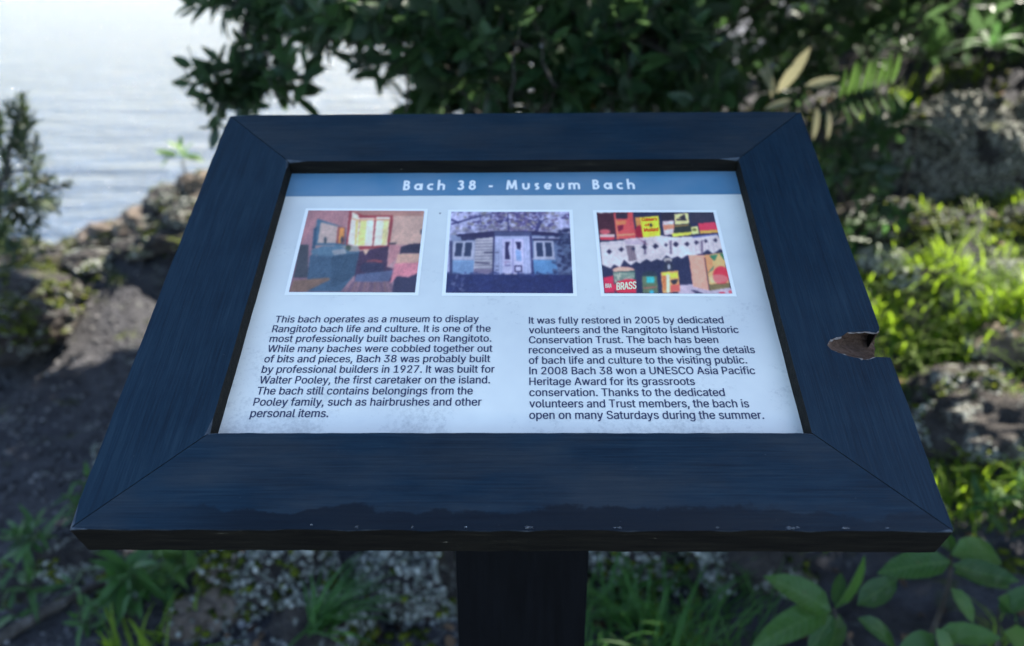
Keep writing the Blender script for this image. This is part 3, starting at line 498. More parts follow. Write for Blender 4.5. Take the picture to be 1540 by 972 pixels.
# geometric bold capitals and small letters of the heading, drawn as broad strokes (cap height 1)
def arc(cx, cy, rx, ry, a0, a1, n=14): return [(cx + rx * math.cos(R(a0 + (a1 - a0) * k / n)), cy + ry * math.sin(R(a0 + (a1 - a0) * k / n))) for k in range(n + 1)]
SW = .19
HEAD = {
 'B': (.56, [[(.095, 0), (.095, 1)], [(.1, .915)] + arc(.25, .735, .16, .18, 90, -90) + [(.1, .555)], [(.1, .5)] + arc(.27, .295, .19, .21, 90, -90) + [(.1, .085)]]),
 'a': (.68, [arc(.30, .335, .225, .255, 0, 360, 24), [(.575, 0), (.575, .67)]]),
 'c': (.50, [arc(.32, .335, .23, .255, 48, 312, 20)]),
 'h': (.62, [[(.095, 0), (.095, 1.06)], [(.095, .34)] + arc(.31, .40, .205, .19, 180, 0, 12) + [(.515, 0)]]),
 '3': (.56, [arc(.26, .735, .155, .18, 160, -90, 16), arc(.26, .29, .19, .21, 90, -165, 18), [(.2, .53), (.27, .53)]]),
 '8': (.60, [arc(.30, .735, .155, .17, 0, 360, 22), arc(.30, .29, .20, .21, 0, 360, 22)]),
 '-': (.42, [[(.05, .36), (.37, .36)]]),
 'M': (.98, [[(.13, 0), (.22, .98)], [(.22, .98), (.49, .12)], [(.49, .12), (.76, .98)], [(.76, .98), (.85, 0)]]),
 'u': (.62, [[(.095, .67), (.095, .28)] + arc(.31, .275, .21, .19, 180, 360, 12) + [(.52, .67)]]),
 's': (.45, [[(.37, .545)] + arc(.235, .49, .10, .10, 60, 220, 8) + arc(.20, .19, .13, .115, 60, -130, 10)]),
 'e': (.66, [arc(.32, .335, .225, .255, -38, -360, 24), [(.13, .335), (.54, .335)]]),
 'm': (.95, [[(.095, 0), (.095, .67)], [(.095, .38)] + arc(.28, .42, .185, .17, 180, 0, 12) + [(.465, 0)], [(.465, .38)] + arc(.65, .42, .185, .17, 180, 0, 12) + [(.835, 0)]]),
 ' ': (.30, [])}
def heading_mesh(s, gap):
    V = []; F = []; x = 0; lay = 0
    for ch in s:
        adv, st = HEAD[ch]
        for pl in st:
            P = np.array(pl, float); n = len(P); T = np.zeros_like(P); T[1:-1] = P[2:] - P[:-2]; T[0] = P[1] - P[0]; T[-1] = P[-1] - P[-2]
            if n > 2 and np.hypot(*(P[0] - P[-1])) < 1e-6: T[0] = T[-1] = P[1] - P[-2]
            T /= np.hypot(T[:, 0], T[:, 1])[:, None] + 1e-9; N = np.stack([-T[:, 1], T[:, 0]], 1) * SW / 2
            b = len(V); lay += 1
            for k in range(n): V.append((x + P[k, 0] + N[k, 0], P[k, 1] + N[k, 1], lay)); V.append((x + P[k, 0] - N[k, 0], P[k, 1] - N[k, 1], lay))
            for k in range(n - 1): F.append((b + 2 * k + 1, b + 2 * k + 3, b + 2 * k + 2, b + 2 * k))
        x += adv + gap; lay = lay % 6
    return np.array(V), F
class TextAcc:
    def __init__(s): s.V = []; s.F = []; s.n = 0
    def put(s, text, u0, u1, v, cap, z, bold=0, spacing=1.0):
        co, tr = text_mesh(text, bold, spacing)
        x = (co[:, 0] - co[:, 0].min()) / (co[:, 0].max() - co[:, 0].min()) * (u1 - u0) + u0
        s.V.append(np.c_[x, v + co[:, 1] * cap / CAP, np.full(len(x), z)])
        s.F += [tuple(i + s.n for i in t) for t in tr]; s.n += len(x)
        for q, dx in enumerate((-.4, .4)):        # ink gain: the print spreads a little sideways
            s.V.append(np.c_[x + dx * cap * .05, v + co[:, 1] * cap / CAP, np.full(len(x), z + .00003 * (q + 1))]); s.F += [tuple(i + s.n for i in t) for t in tr]; s.n += len(x)
    def mesh(s, name, mat):
        me = bpy.data.meshes.new(name); me.from_pydata(np.concatenate(s.V).tolist(), [], s.F); me.materials.append(mat); return me
LT = [("This bach operates as a museum to display", 313, 1338), ("Rangitoto bach life and culture. It is one of the", 298, 1398),
      ("most professionally built baches on Rangitoto.", 285, 1402), ("While many baches were cobbled together out", 274, 1407),
      ("of bits and pieces, Bach 38 was probably built", 258, 1396), ("by professional builders in 1927. It was built for", 245, 1418),
      ("Walter Pooley, the first caretaker on the island.", 233, 1395), ("The bach still contains belongings from the", 220, 1308),
      ("Pooley family, such as hairbrushes and other", 203, 1352), ("personal items.", 187, 580)]
RT = [("It was fully restored in 2005 by dedicated", 86, 1067), ("volunteers and the Rangitoto Island Historic", 86, 1143),
      ("Conservation Trust. The bach has been", 86, 1040), ("reconceived as a museum showing the details", 86, 1225),
      ("of bach life and culture to the visiting public.", 86, 1185), ("In 2008 Bach 38 won a UNESCO Asia Pacific", 88, 1226),
      ("Heritage Award for its grassroots", 88, 922), ("conservation. Thanks to the dedicated", 88, 1073),
      ("volunteers and Trust members, the bach is", 88, 1195), ("open on many Saturdays during the summer.", 88, 1270)]
def column(lines, ox, ya, yb, xa, xb):
    va = uv(xa, ya, PD)[1]; vb = uv(xb, yb, PD)[1]; ta = TextAcc(); cap = .0077 * S / .62
    for k, (s, x0, x1) in enumerate(lines):
        v = va + (vb - va) * k / 9
        py = ya + (yb - ya) * k / 9
        for _ in range(4):                       # pixel row of this baseline
            q = uv(600, py, PD)[1]; py += (q - v) / (uv(600, py, PD)[1] - uv(600, py + 1, PD)[1])
        u0 = uv(ox + x0 / 3.348, py, PD)[0]; u1 = uv(ox + x1 / 3.348, py, PD)[0]
        ta.put(s, u0, u1, v, cap, -PD + .0003)
    link('text_block', ta.mesh('text_block', INK), panel)
column(LT, 320, 485.3, 627.8, 500, 430); column(RT, 770, 487.0, 630.5, 900, 900)
hv = uv(780, 286, PD)[1]; hc = (uv(780, 271.6, PD)[1] - hv)
HV, HF = heading_mesh("Bach 38 - Museum Bach", .34)
u0, u1 = uv(606, 285, PD)[0], uv(955.5, 288, PD)[0]
hx = (HV[:, 0] - HV[:, 0].min()) / np.ptp(HV[:, 0]) * (u1 - u0) + u0
hm = bpy.data.meshes.new('heading'); hm.from_pydata(np.c_[hx, hv + HV[:, 1] * hc, -PD + .0005 + HV[:, 2] * .00002].tolist(), [], HF); hm.materials.append(WHITE)
link('heading', hm, panel)

# ---- the three printed pictures, painted as vertex colours on a fine grid
class Painter:
    tone = (1, 1, 1)
    def __init__(s, corners, crop, scale, nx=210, ny=140):
        s.c = [np.array(uv(crop[0] + x / scale, crop[1] + y / scale, PD)) for x, y in corners]
        tl, tr, br, bl = s.c; U, V = np.meshgrid(np.linspace(0, 1, nx), np.linspace(0, 1, ny))
        s.P = ((1 - U)[..., None] * ((1 - V)[..., None] * tl + V[..., None] * bl) + U[..., None] * ((1 - V)[..., None] * tr + V[..., None] * br))
        w = np.concatenate([s.P, np.full(s.P.shape[:2] + (1,), -PD)], -1) @ RS.T + TS
        q = project(w.reshape(-1, 3)); s.X = ((q[:, 0] - crop[0]) * scale).reshape(ny, nx); s.Y = ((q[:, 1] - crop[1]) * scale).reshape(ny, nx)
        s.U, s.V, s.nx, s.ny, s.crop, s.scale = U, V, nx, ny, crop, scale; s.I = np.zeros((ny, nx, 3)); s.txt = []
    def blend(s, m, c, a=1.0):
        m = (m * a)[..., None]; s.I = s.I * (1 - m) + (np.asarray(c, float) if not callable(c) else c) * m
    def poly(s, pts, c, a=1.0):
        ins = np.zeros(s.X.shape, bool); n = len(pts)
        for k in range(n):
            (x0, y0), (x1, y1) = pts[k], pts[(k + 1) % n]
            if y0 == y1: continue
            cr = ((y0 > s.Y) != (y1 > s.Y)) & (s.X < (x1 - x0) * (s.Y - y0) / (y1 - y0) + x0); ins ^= cr
        s.blend(ins.astype(float), c, a)
    def rect(s, x0, y0, x1, y1, c, a=1.0): s.poly([(x0, y0), (x1, y0), (x1, y1), (x0, y1)], c, a)
    def ell(s, x, y, rx, ry, c, a=1.0, soft=.12):
        d = np.sqrt(((s.X - x) / rx) ** 2 + ((s.Y - y) / ry) ** 2); s.blend(np.clip((1 - d) / soft + .5, 0, 1), c, a)
    def line(s, pts, wd, c, a=1.0):
        for (x0, y0), (x1, y1) in zip(pts[:-1], pts[1:]):
            dx, dy = x1 - x0, y1 - y0; L = math.hypot(dx, dy) + 1e-6
            t = np.clip(((s.X - x0) * dx + (s.Y - y0) * dy) / L ** 2, 0, 1)
            d = np.hypot(s.X - x0 - t * dx, s.Y - y0 - t * dy); s.blend(np.clip((wd / 2 - d) / 4 + .5, 0, 1), c, a)
    def soft(s, k=1):
        for _ in range(k):
            p = np.pad(s.I, ((1, 1), (1, 1), (0, 0)), 'edge')
            s.I = (p[:-2, 1:-1] + p[2:, 1:-1] + p[1:-1, :-2] + p[1:-1, 2:] + 2 * s.I) / 6
    def noise(s, amp, k=1):
        n = rng.normal(0, 1, (s.ny, s.nx, 1))
        for _ in range(k):
            p = np.pad(n, ((1, 1), (1, 1), (0, 0)), 'edge'); n = (p[:-2, 1:-1] + p[2:, 1:-1] + p[1:-1, :-2] + p[1:-1, 2:] + n) / 5
        n /= n.std(); s.I = s.I + n * amp
    def text(s, t, x0, x1, y, cap, c, bold=.02, x_shift=0):
        s.txt.append((t, x0, x1, y, cap, c, bold))
    def build(s, border=36):
        for fr, am in ((5, .05), (16, .03), (34, .03), (70, .03)):
            a = np.array([[noise.noise(Vector((u * fr, v * fr * .66, s.crop[0] * .013 + fr))) for u in np.linspace(0, 1, s.nx)] for v in np.linspace(0, 1, s.ny)])
            s.I = s.I * (1 + am * 2 * a[..., None] * np.array([1.1, 1, .9]))
        s.soft(3); s.I = (s.I * .90 + np.array([10, 12, 16])) * np.array(s.tone)
        s.noise(3.5, 0)
        # white border print underneath
        cx = sum(s.c) / 4; bw = .0034
        tl, tr, br, bl = s.c
        q = [(tl[0] - bw, tl[1] + bw), (tr[0] + bw, tr[1] + bw), (br[0] + bw, br[1] - bw), (bl[0] - bw, bl[1] - bw)]
        V = [np.c_[s.P.reshape(-1, 2), np.full(s.nx * s.ny, -PD + .0006)]]
        Cc = [ink(np.clip(s.I.reshape(-1, 3), 0, 255))]
        idx = np.arange(s.nx * s.ny).reshape(s.ny, s.nx)
        Fq = np.stack([idx[1:, :-1], idx[1:, 1:], idx[:-1, 1:], idx[:-1, :-1]], -1).reshape(-1, 4).tolist(); n = s.nx * s.ny
        V.append(np.array([(*p, -PD + .0003) for p in (q[3], q[2], q[1], q[0])])); Cc.append(np.tile(np.array([[.86, .845, .76]]), (4, 1))); Fq.append([n, n + 1, n + 2, n + 3]); n += 4
        for t, x0, x1, y, cap, c, bold in s.txt:
            co, tr_ = text_mesh(t, bold)
            fx = (co[:, 0] - co[:, 0].min()) / (np.ptp(co[:, 0]))
            ya, yb = (y, y) if not hasattr(y, '__len__') else y
            ppx = s.crop[0] + (x0 + fx * (x1 - x0)) / s.scale; ppy = s.crop[1] + (ya + (yb - ya) * fx - co[:, 1] / CAP * cap) / s.scale
            pts = np.array([uv(a, b, PD) for a, b in zip(ppx, ppy)])
            for q, dx in enumerate((-1, 0, 1)):
                V.append(np.c_[pts[:, 0] + dx * bold * .006, pts[:, 1] + (q % 2) * bold * .003, np.full(len(pts), -PD + .0009 + .00003 * q)]); Cc.append(np.tile(ink(c), (len(pts), 1)))
                Fq += [[i + n for i in f] for f in tr_]; n += len(pts)
        V = np.concatenate(V); Cc = np.concatenate(Cc)
        me = bpy.data.meshes.new('picture_print'); me.from_pydata(V.tolist(), [], Fq)
        ca = me.color_attributes.new('ink', 'FLOAT_COLOR', 'POINT'); ca.data.foreach_set('color', np.c_[Cc, np.ones(len(Cc))].astype(np.float32).ravel())
        me.materials.append(PIC); return link('picture_print', me, panel)
PIC = mat_print('picture_inks', attr='ink', dirt=False)

# picture 1: bedroom with a dresser, corner window and bed
p = Painter([(268, 105), (1325, 110), (1240, 855), (88, 850)], (420, 300), 6.075)
p.tone = (.88, .88, .88); p.I[:] = np.array([165, 130, 150]) + (p.U[..., None] * np.array([45, 50, 40])) - (p.V[..., None] * np.array([30, 25, 10]))
p.poly([(640, 100), (1330, 100), (1330, 420), (1000, 420), (1000, 620), (640, 480)], (200, 165, 170))
p.poly([(1040, 120), (1330, 120), (1320, 410), (1010, 410)], (205, 178, 178)); p.rect(640, 100, 1330, 155, (165, 115, 115), .6)
p.poly([(215, 105), (640, 105), (600, 270), (350, 180), (200, 430)], (172, 130, 150), .8)
p.poly([(190, 420), (270, 420), (260, 720), (130, 720)], (62, 72, 92))
p.poly([(350, 180), (610, 265), (610, 440), (300, 455)], (70, 110, 150)); p.poly([(380, 212), (535, 250), (520, 405), (352, 405)], (190, 178, 188))
p.poly([(535, 250), (605, 262), (598, 415), (520, 405)], (150, 85, 90)); p.poly([(555, 262), (595, 268), (585, 405), (540, 400)], (225, 160, 90))
p.ell(422, 378, 12, 32, (50, 70, 90)); p.ell(575, 375, 14, 32, (60, 60, 80))
p.poly([(318, 270), (345, 250), (335, 450), (300, 455)], (45, 80, 120)); p.rect(330, 425, 520, 450, (175, 150, 165))
p.poly([(640, 105), (780, 150), (1045, 148), (1005, 440), (660, 470), (610, 410)], (150, 60, 75))
p.poly([(668, 120), (735, 175), (715, 440), (625, 415)], (235, 240, 250)); p.poly([(675, 120), (725, 150), (722, 185), (668, 170)], (225, 235, 235))
p.poly([(740, 175), (870, 172), (850, 430), (715, 430)], (245, 245, 252)); p.poly([(888, 165), (1012, 165), (985, 425), (862, 430)], (245, 248, 252))
p.poly([(745, 200), (800, 195), (780, 425), (712, 425)], (240, 240, 165)); p.poly([(955, 190), (1005, 188), (978, 420), (935, 425)], (235, 235, 180)); p.poly([(700, 200), (722, 200), (705, 420), (690, 420)], (235, 215, 130))
p.line([(740, 190), (1012, 190)], 12, (205, 150, 130)); p.line([(668, 180), (740, 200)], 10, (210, 160, 120))
p.poly([(400, 430), (600, 425), (640, 480), (740, 475), (700, 500), (480, 525), (300, 515), (290, 470)], (85, 125, 165)); p.poly([(480, 470), (600, 455), (620, 500), (500, 515)], (150, 165, 190))
p.poly([(560, 430), (720, 430), (740, 470), (650, 475)], (160, 165, 175)); p.ell(632, 447, 26, 26, (70, 90, 85))
p.poly([(280, 515), (480, 525), (735, 485), (690, 690), (560, 850), (240, 850), (260, 700)], (62, 95, 135)); p.poly([(480, 525), (735, 485), (690, 700), (520, 800), (470, 800)], (52, 82, 118))
p.poly([(735, 480), (1000, 430), (985, 620), (1045, 640), (1030, 750), (690, 760), (690, 690)], (62, 48, 85)); p.poly([(760, 465), (825, 462), (790, 515)], (215, 190, 180)); p.ell(870, 573, 75, 16, (150, 75, 90)); p.ell(850, 630, 110, 60, (40, 50, 90), .7)
p.poly([(700, 690), (1050, 650), (1000, 755), (690, 760)], (95, 125, 180), .7)
p.poly([(680, 755), (1030, 755), (1050, 855), (560, 855)], (120, 100, 130))
for k in range(14): p.line([(650 + k * 28, 760), (600 + k * 34, 850)], 8, [(175, 140, 150), (80, 70, 110), (150, 120, 110)][k % 3], .7)
p.poly([(1010, 410), (1130, 430), (1060, 560), (990, 620)], (190, 140, 160)); p.poly([(1000, 400), (1075, 402), (1060, 415), (1000, 415)], (60, 60, 80))
p.poly([(1110, 440), (1200, 410), (1295, 408), (1290, 500), (1100, 500)], (48, 48, 80)); p.poly([(1085, 500), (1290, 498), (1285, 600), (1060, 600)], (215, 180, 175))
p.poly([(1055, 590), (1285, 580), (1265, 680), (1180, 715), (1080, 710), (1010, 780)], (215, 140, 170)); p.poly([(1075, 705), (1180, 718), (1260, 680), (1245, 855), (1035, 855), (1050, 740)], (48, 52, 90))
p.poly([(240, 740), (450, 720), (470, 735), (240, 850), (90, 850), (130, 750)], (125, 105, 100)); p.poly([(130, 740), (420, 722), (220, 830), (100, 830)], (135, 112, 105), .6); p.ell(1298, 300, 8, 26, (60, 70, 100))
p.soft(2); p.noise(3.5, 1); p.build()

# picture 2: weathered hut with a double door below bare trees
p = Painter([(175, 118), (1252, 118), (1288, 862), (124, 857)], (650, 300), 6.075)
p.tone = (.80, .84, .98); p.I[:] = np.array([205, 208, 235]); p.noise(14, 2)
for k in range(330):
    x = random.gauss(660, 150) if k % 2 else random.gauss(900, 130); y = random.uniform(115, 300)
    x = x if k % 7 else random.uniform(180, 1250)
    p.ell(x, y, random.uniform(8, 22), random.uniform(6, 16), random.choice([(85, 75, 125), (60, 55, 110), (120, 105, 130), (150, 145, 130)]), .75, .5)
for k in range(60): p.ell(random.uniform(180, 1250), random.uniform(240, 330), 30, 16, random.choice([(150, 150, 150), (110, 110, 130)]), .5, .6)
for a, b, wd in (((940, 320), (985, 210), 34), ((985, 210), (1050, 180), 10), ((940, 260), (880, 210), 12), ((180, 230), (440, 155), 16), ((440, 155), (620, 120), 8), ((700, 300), (690, 130), 14), ((450, 230), (430, 130), 8), ((240, 220), (180, 190), 20), ((960, 240), (900, 150), 8)):
    p.line([a, b], wd, (60, 60, 110), .9)
p.poly([(170, 330), (560, 325), (560, 690), (160, 690)], (150, 165, 190)); p.poly([(900, 330), (1260, 330), (1280, 690), (900, 690)], (110, 130, 160))
p.poly([(215, 325), (560, 295), (920, 295), (1262, 318), (1262, 345), (900, 330), (560, 345), (380, 355), (230, 345)], (42, 40, 78)); p.poly([(260, 345), (560, 345), (560, 375), (270, 380)], (50, 50, 85))
p.poly([(910, 345), (1160, 350), (1160, 362), (915, 358)], (200, 200, 215)); p.rect(915, 362, 1260, 384, (50, 55, 90))
p.poly([(395, 365), (558, 350), (550, 690), (380, 690)], (205, 203, 200))
for k in range(11): p.line([(395, 385 + k * 28), (558, 380 + k * 28)], random.choice([5, 8, 12]), (110, 110, 130), .7)
p.line([(480, 490), (556, 490)], 12, (50, 50, 80)); p.line([(395, 580), (520, 590)], 14, (55, 50, 80), .8); p.rect(380, 640, 550, 690, (115, 100, 130), .7)
p.poly([(570, 340), (895, 340), (910, 690), (560, 690)], (198, 208, 232))
for k in range(13): p.line([(585 + k * 25, 350), (578 + k * 27, 690)], 5, (130, 140, 180), .6)
p.line([(566, 330), (556, 690)], 14, (50, 50, 90)); p.line([(900, 335), (918, 690)], 20, (60, 60, 105)); p.rect(570, 300, 905, 340, (78, 90, 125), .85)
p.rect(640, 365, 835, 690, (215, 215, 240)); p.rect(650, 385, 735, 690, (222, 222, 242)); p.rect(742, 385, 828, 690, (222, 222, 242)); p.line([(738, 370), (738, 690)], 7, (140, 130, 185))
p.poly([(665, 392), (710, 392), (695, 450), (712, 555), (664, 555)], (45, 42, 85)); p.poly([(758, 392), (812, 392), (806, 470), (775, 455), (770, 420)], (45, 42, 85)); p.poly([(765, 460), (812, 480), (815, 570), (765, 560)], (150, 185, 225))
p.line([(668, 575), (712, 575)], 6, (160, 110, 160), .8); p.line([(668, 610), (712, 608)], 10, (80, 70, 130), .8); p.line([(670, 575), (670, 600)], 6, (190, 120, 160), .8)
p.line([(755, 612), (816, 612), (818, 664), (757, 664), (755, 612)], 11, (50, 45, 85)); p.poly([(630, 685), (850, 685), (800, 705), (700, 702)], (215, 195, 190))
for y in (490, 615, 650): p.line([(580, y), (605, y)], 10, (60, 60, 90), .8)
for x0, x1, lean in ((190, 390, -12), (920, 1110, 10)):
    p.poly([(x0 + 5, 385), (x1 - 5, 385), (x1 + lean, 545), (x0 + lean, 545)], (200, 205, 215))
    w_ = (x1 - x0) / 2
    for q in range(2): p.poly([(x0 + 28 + q * w_ * .86, 400), (x0 + 28 + q * w_ * .86 + w_ * .62, 400), (x0 + 26 + q * w_ * .86 + w_ * .62 + lean, 525), (x0 + 26 + q * w_ * .86 + lean, 525)], (48, 62, 92))
    p.line([(x0, 548), (x1 + lean, 548)], 14, (205, 208, 220))
p.poly([(185, 560), (385, 560), (370, 685), (168, 685)], (140, 185, 215)); p.poly([(925, 560), (1130, 560), (1150, 685), (930, 685)], (110, 170, 210))
for k in range(6): p.line([(175, 585 + k * 18), (375, 585 + k * 18)], 6, (100, 110, 150), .6); p.line([(930, 590 + k * 17), (1150, 590 + k * 17)], 5, (80, 110, 160), .5)
p.rect(110, 690, 1300, 870, (38, 48, 98)); 
for k in range(260): p.ell(random.uniform(120, 1290), random.uniform(670, 860), random.uniform(8, 26), random.uniform(5, 12), random.choice([(30, 38, 85), (45, 60, 115), (35, 50, 105), (60, 70, 120)]), .6, .5)
for k in range(40): p.ell(random.uniform(180, 300), random.uniform(700, 850), 12, 10, random.choice([(130, 140, 170), (80, 90, 130), (40, 45, 90)]), .7, .5)
for k in range(110): p.ell(random.gauss(1220, 50), random.uniform(280, 690), random.uniform(10, 24), 14, random.choice([(35, 40, 80), (55, 65, 100), (85, 100, 130)]), .75, .5)
for k in range(14): p.ell(172, 400 + k * 22, 14, 18, (45, 50, 90), .8, .5)
p.soft(1); p.noise(5, 0); p.build()

# picture 3: shelves of tins and packets above a cut-paper edging
p = Painter([(104, 122), (1170, 122), (1345, 865), (175, 862)], (880, 300), 6.075)
p.I[:] = np.array([38, 45, 82])
p.poly([(104, 122), (262, 122), (280, 330), (130, 330)], (62, 35, 52)); p.ell(180, 300, 50, 24, (190, 90, 110)); p.poly([(128, 325), (268, 322), (275, 372), (140, 378)], (205, 60, 85)); p.rect(130, 322, 270, 350, (210, 190, 205)); p.poly([(104, 122), (260, 122), (215, 130), (180, 122), (145, 134)], (200, 205, 225))
p.poly([(262, 122), (435, 122), (465, 358), (285, 370)], (205, 80, 90)); p.poly([(275, 125), (385, 125), (390, 180), (282, 186)], (50, 40, 62)); p.poly([(290, 205), (370, 195), (375, 230), (292, 240)], (235, 130, 90)); p.poly([(290, 245), (350, 235), (345, 280), (300, 300)], (110, 30, 60)); p.poly([(285, 325), (455, 315), (460, 330), (288, 342)], (240, 170, 130), .8); p.line([(282, 190), (300, 360)], 10, (235, 150, 110), .8)
p.poly([(455, 170), (505, 165), (540, 350), (480, 350)], (215, 150, 90)); p.ell(500, 300, 45, 60, (150, 35, 60)); p.poly([(502, 170), (668, 155), (690, 345), (530, 355)], (242, 232, 70)); p.ell(600, 240, 14, 18, (40, 50, 60))
p.poly([(690, 130), (815, 130), (815, 195), (700, 200)], (42, 42, 62)); p.poly([(705, 205), (808, 198), (812, 320), (722, 332)], (225, 200, 220)); p.poly([(712, 240), (812, 230), (815, 270), (718, 285)], (235, 130, 110))
p.poly([(815, 140), (940, 128), (950, 225), (820, 235)], (225, 222, 165)); p.poly([(850, 175), (910, 135), (920, 190)], (45, 45, 62)); p.rect(832, 185, 925, 197, (40, 40, 60)); p.poly([(815, 240), (965, 225), (970, 310), (800, 345)], (45, 55, 60)); p.poly([(790, 318), (970, 300), (968, 330), (800, 348)], (225, 225, 90)); p.line([(820, 250), (940, 240)], 8, (225, 170, 80), .8)
p.poly([(965, 258), (1028, 248), (1040, 318), (975, 326)], (240, 240, 170)); p.ell(998, 282, 20, 14, (90, 110, 60)); p.poly([(960, 125), (1170, 125), (1180, 215), (970, 225)], (50, 52, 78)); p.poly([(1032, 225), (1190, 212), (1212, 290), (1045, 300)], (220, 60, 95)); p.poly([(1042, 292), (1210, 282), (1215, 308), (1050, 318)], (240, 180, 90))
# paper edging
zig = [(133, 395), (340, 380), (380, 365), (560, 350), (700, 335), (800, 350), (980, 345), (1215, 320), (1262, 480), (1235, 455), (1200, 482), (1165, 500), (1140, 480), (1115, 462), (1065, 505), (1035, 505), (985, 520), (935, 512), (880, 545), (845, 525), (790, 545), (742, 515), (700, 565), (655, 550), (605, 575), (560, 548), (500, 590), (465, 572), (420, 605), (390, 590), (355, 555), (320, 625), (265, 600), (232, 635), (150, 600)]
p.poly(zig, (212, 210, 232)); p.line([(140, 415), (345, 400)], 5, (170, 170, 205)); p.poly([(370, 430), (450, 430), (470, 560), (400, 570)], (110, 100, 125)); p.poly([(350, 380), (540, 370), (570, 420), (380, 420)], (190, 180, 215))
for x in (385, 405, 425, 445): p.line([(x, 440), (x + 18, 560)], 5, (200, 190, 215), .7)
for x in (545, 780, 1065): p.poly([(x - 12, 380), (x + 10, 378), (x + 12, 500), (x - 6, 510)], (95, 85, 125), .85)
p.line([(470, 350), (570, 420)], 6, (120, 60, 100), .8)
for x, y, r in ((220, 482, 26), (330, 462, 24), (440, 455, 20), (540, 440, 26), (642, 432, 28), (738, 422, 18), (828, 415, 28), (930, 412, 24), (1015, 398, 22), (1100, 385, 18), (1190, 378, 20)):
    p.poly([(x - r, y), (x, y - r), (x + r, y), (x, y + r)], (40, 40, 78))
p.poly([(975, 345), (1215, 318), (1218, 328), (980, 358)], (110, 120, 200))
for x in (1000, 1035, 1090, 1120, 1165): p.line([(x, 370), (x + 12, 480)], 4, (120, 110, 150), .7)
# lower shelf
p.poly([(850, 790), (980, 780), (1345, 815), (1345, 865), (850, 865)], (175, 170, 205)); p.poly([(960, 830), (1000, 832), (1080, 865), (1010, 865)], (60, 60, 100))
p.poly([(165, 720), (255, 700), (275, 862), (175, 862)], (195, 45, 85)); p.ell(350, 650, 100, 30, (215, 165, 160)); p.poly([(255, 665), (455, 655), (465, 760), (262, 790)], (45, 85, 90))
for k in range(12): p.poly([(258 + k * 17, 672), (264 + k * 17, 672), (283 + k * 14, 760), (276 + k * 14, 765)], (225, 225, 215))
p.poly([(262, 790), (300, 755), (380, 732), (462, 738), (468, 862), (300, 862), (275, 840)], (208, 45, 78))
p.ell(590, 690, 70, 30, (40, 55, 75)); p.poly([(520, 705), (655, 705), (668, 862), (525, 862)], (88, 112, 92)); p.rect(560, 710, 632, 768, (55, 185, 205)); p.line([(535, 815), (650, 805)], 8, (190, 90, 100)); p.ell(608, 850, 22, 16, (50, 170, 215))
p.ell(755, 560, 38, 22, (190, 190, 200)); p.rect(735, 560, 780, 610, (70, 70, 95)); p.ell(760, 630, 45, 50, (42, 50, 75)); p.ell(765, 620, 14, 26, (170, 180, 205)); p.poly([(690, 670), (848, 655), (868, 845), (708, 862)], (225, 160, 105)); p.poly([(700, 672), (770, 668), (775, 700), (704, 705)], (235, 225, 90)); p.poly([(775, 680), (845, 668), (850, 720), (778, 728)], (235, 215, 80)); p.poly([(775, 745), (850, 730), (835, 775), (800, 785)], (40, 45, 60)); p.poly([(740, 690), (770, 690), (772, 860), (745, 860)], (225, 225, 215)); p.poly([(700, 700), (740, 700), (740, 830), (712, 840)], (200, 120, 80)); p.poly([(778, 790), (860, 780), (865, 840), (780, 850)], (215, 90, 90))
p.poly([(945, 515), (1090, 512), (1140, 838), (985, 800)], (225, 160, 150)); p.poly([(1090, 512), (1260, 490), (1325, 810), (1140, 838)], (228, 185, 130)); p.poly([(1092, 515), (1150, 505), (1175, 640), (1115, 700)], (225, 150, 110)); p.poly([(1130, 520), (1215, 505), (1180, 570)], (55, 130, 105)); p.poly([(1180, 600), (1120, 680), (1165, 650)], (60, 130, 110)); p.poly([(1225, 500), (1262, 500), (1275, 570)], (50, 125, 90)); p.ell(1240, 700, 75, 85, (205, 55, 80)); p.ell(1215, 730, 90, 40, (235, 200, 190), .4); p.poly([(1125, 780), (1320, 770), (1325, 810), (1140, 838)], (110, 105, 75)); p.line([(1092, 540), (1135, 830)], 12, (70, 60, 70))
p.ell(1250, 858, 30, 10, (180, 60, 90)); p.ell(1325, 850, 16, 14, (190, 60, 80))
p.soft(1); p.noise(4, 0)
p.text('BRASS', 288, 465, (835, 822), 66, (232, 228, 220), .045); p.text("Colman's", 518, 655, (205, 200), 30, (200, 70, 50), .03); p.text('of', 545, 585, 250, 22, (200, 70, 50), .03); p.text('Mustard', 538, 665, (302, 295), 32, (200, 70, 50), .03)
p.text('BRA', 185, 240, 815, 38, (225, 215, 225)); p.build()

# ------------------------------------------------------------------ plants
def leaf_template(wid=.42, fold=.25, droop=.25, nl=5, tip=1.6):
    """unit leaf along +X, upper side +Z"""
    V = []; 
    for i in range(nl + 1):
        t = i / nl; wdt = wid / 2 * (math.sin(math.pi * min(1, t ** .85)) ** (1 / tip) if 0 < t < 1 else .04)
        z = -droop * t * t
        for s in (-1, 0, 1): V.append((t - .0, s * wdt, z + fold * abs(s) * wdt))
    F = []
    for i in range(nl):
        for k in range(2): a = i * 3 + k; F.append((a, a + 3, a + 4, a + 1))
    return np.array(V), np.array(F)
def basis(ax, nrm):
    ax = ax / np.linalg.norm(ax, axis=-1, keepdims=True)
    y = np.cross(nrm, ax); y /= np.linalg.norm(y, axis=-1, keepdims=True) + 1e-9
    z = np.cross(ax, y); return np.stack([ax, y, z], -1)
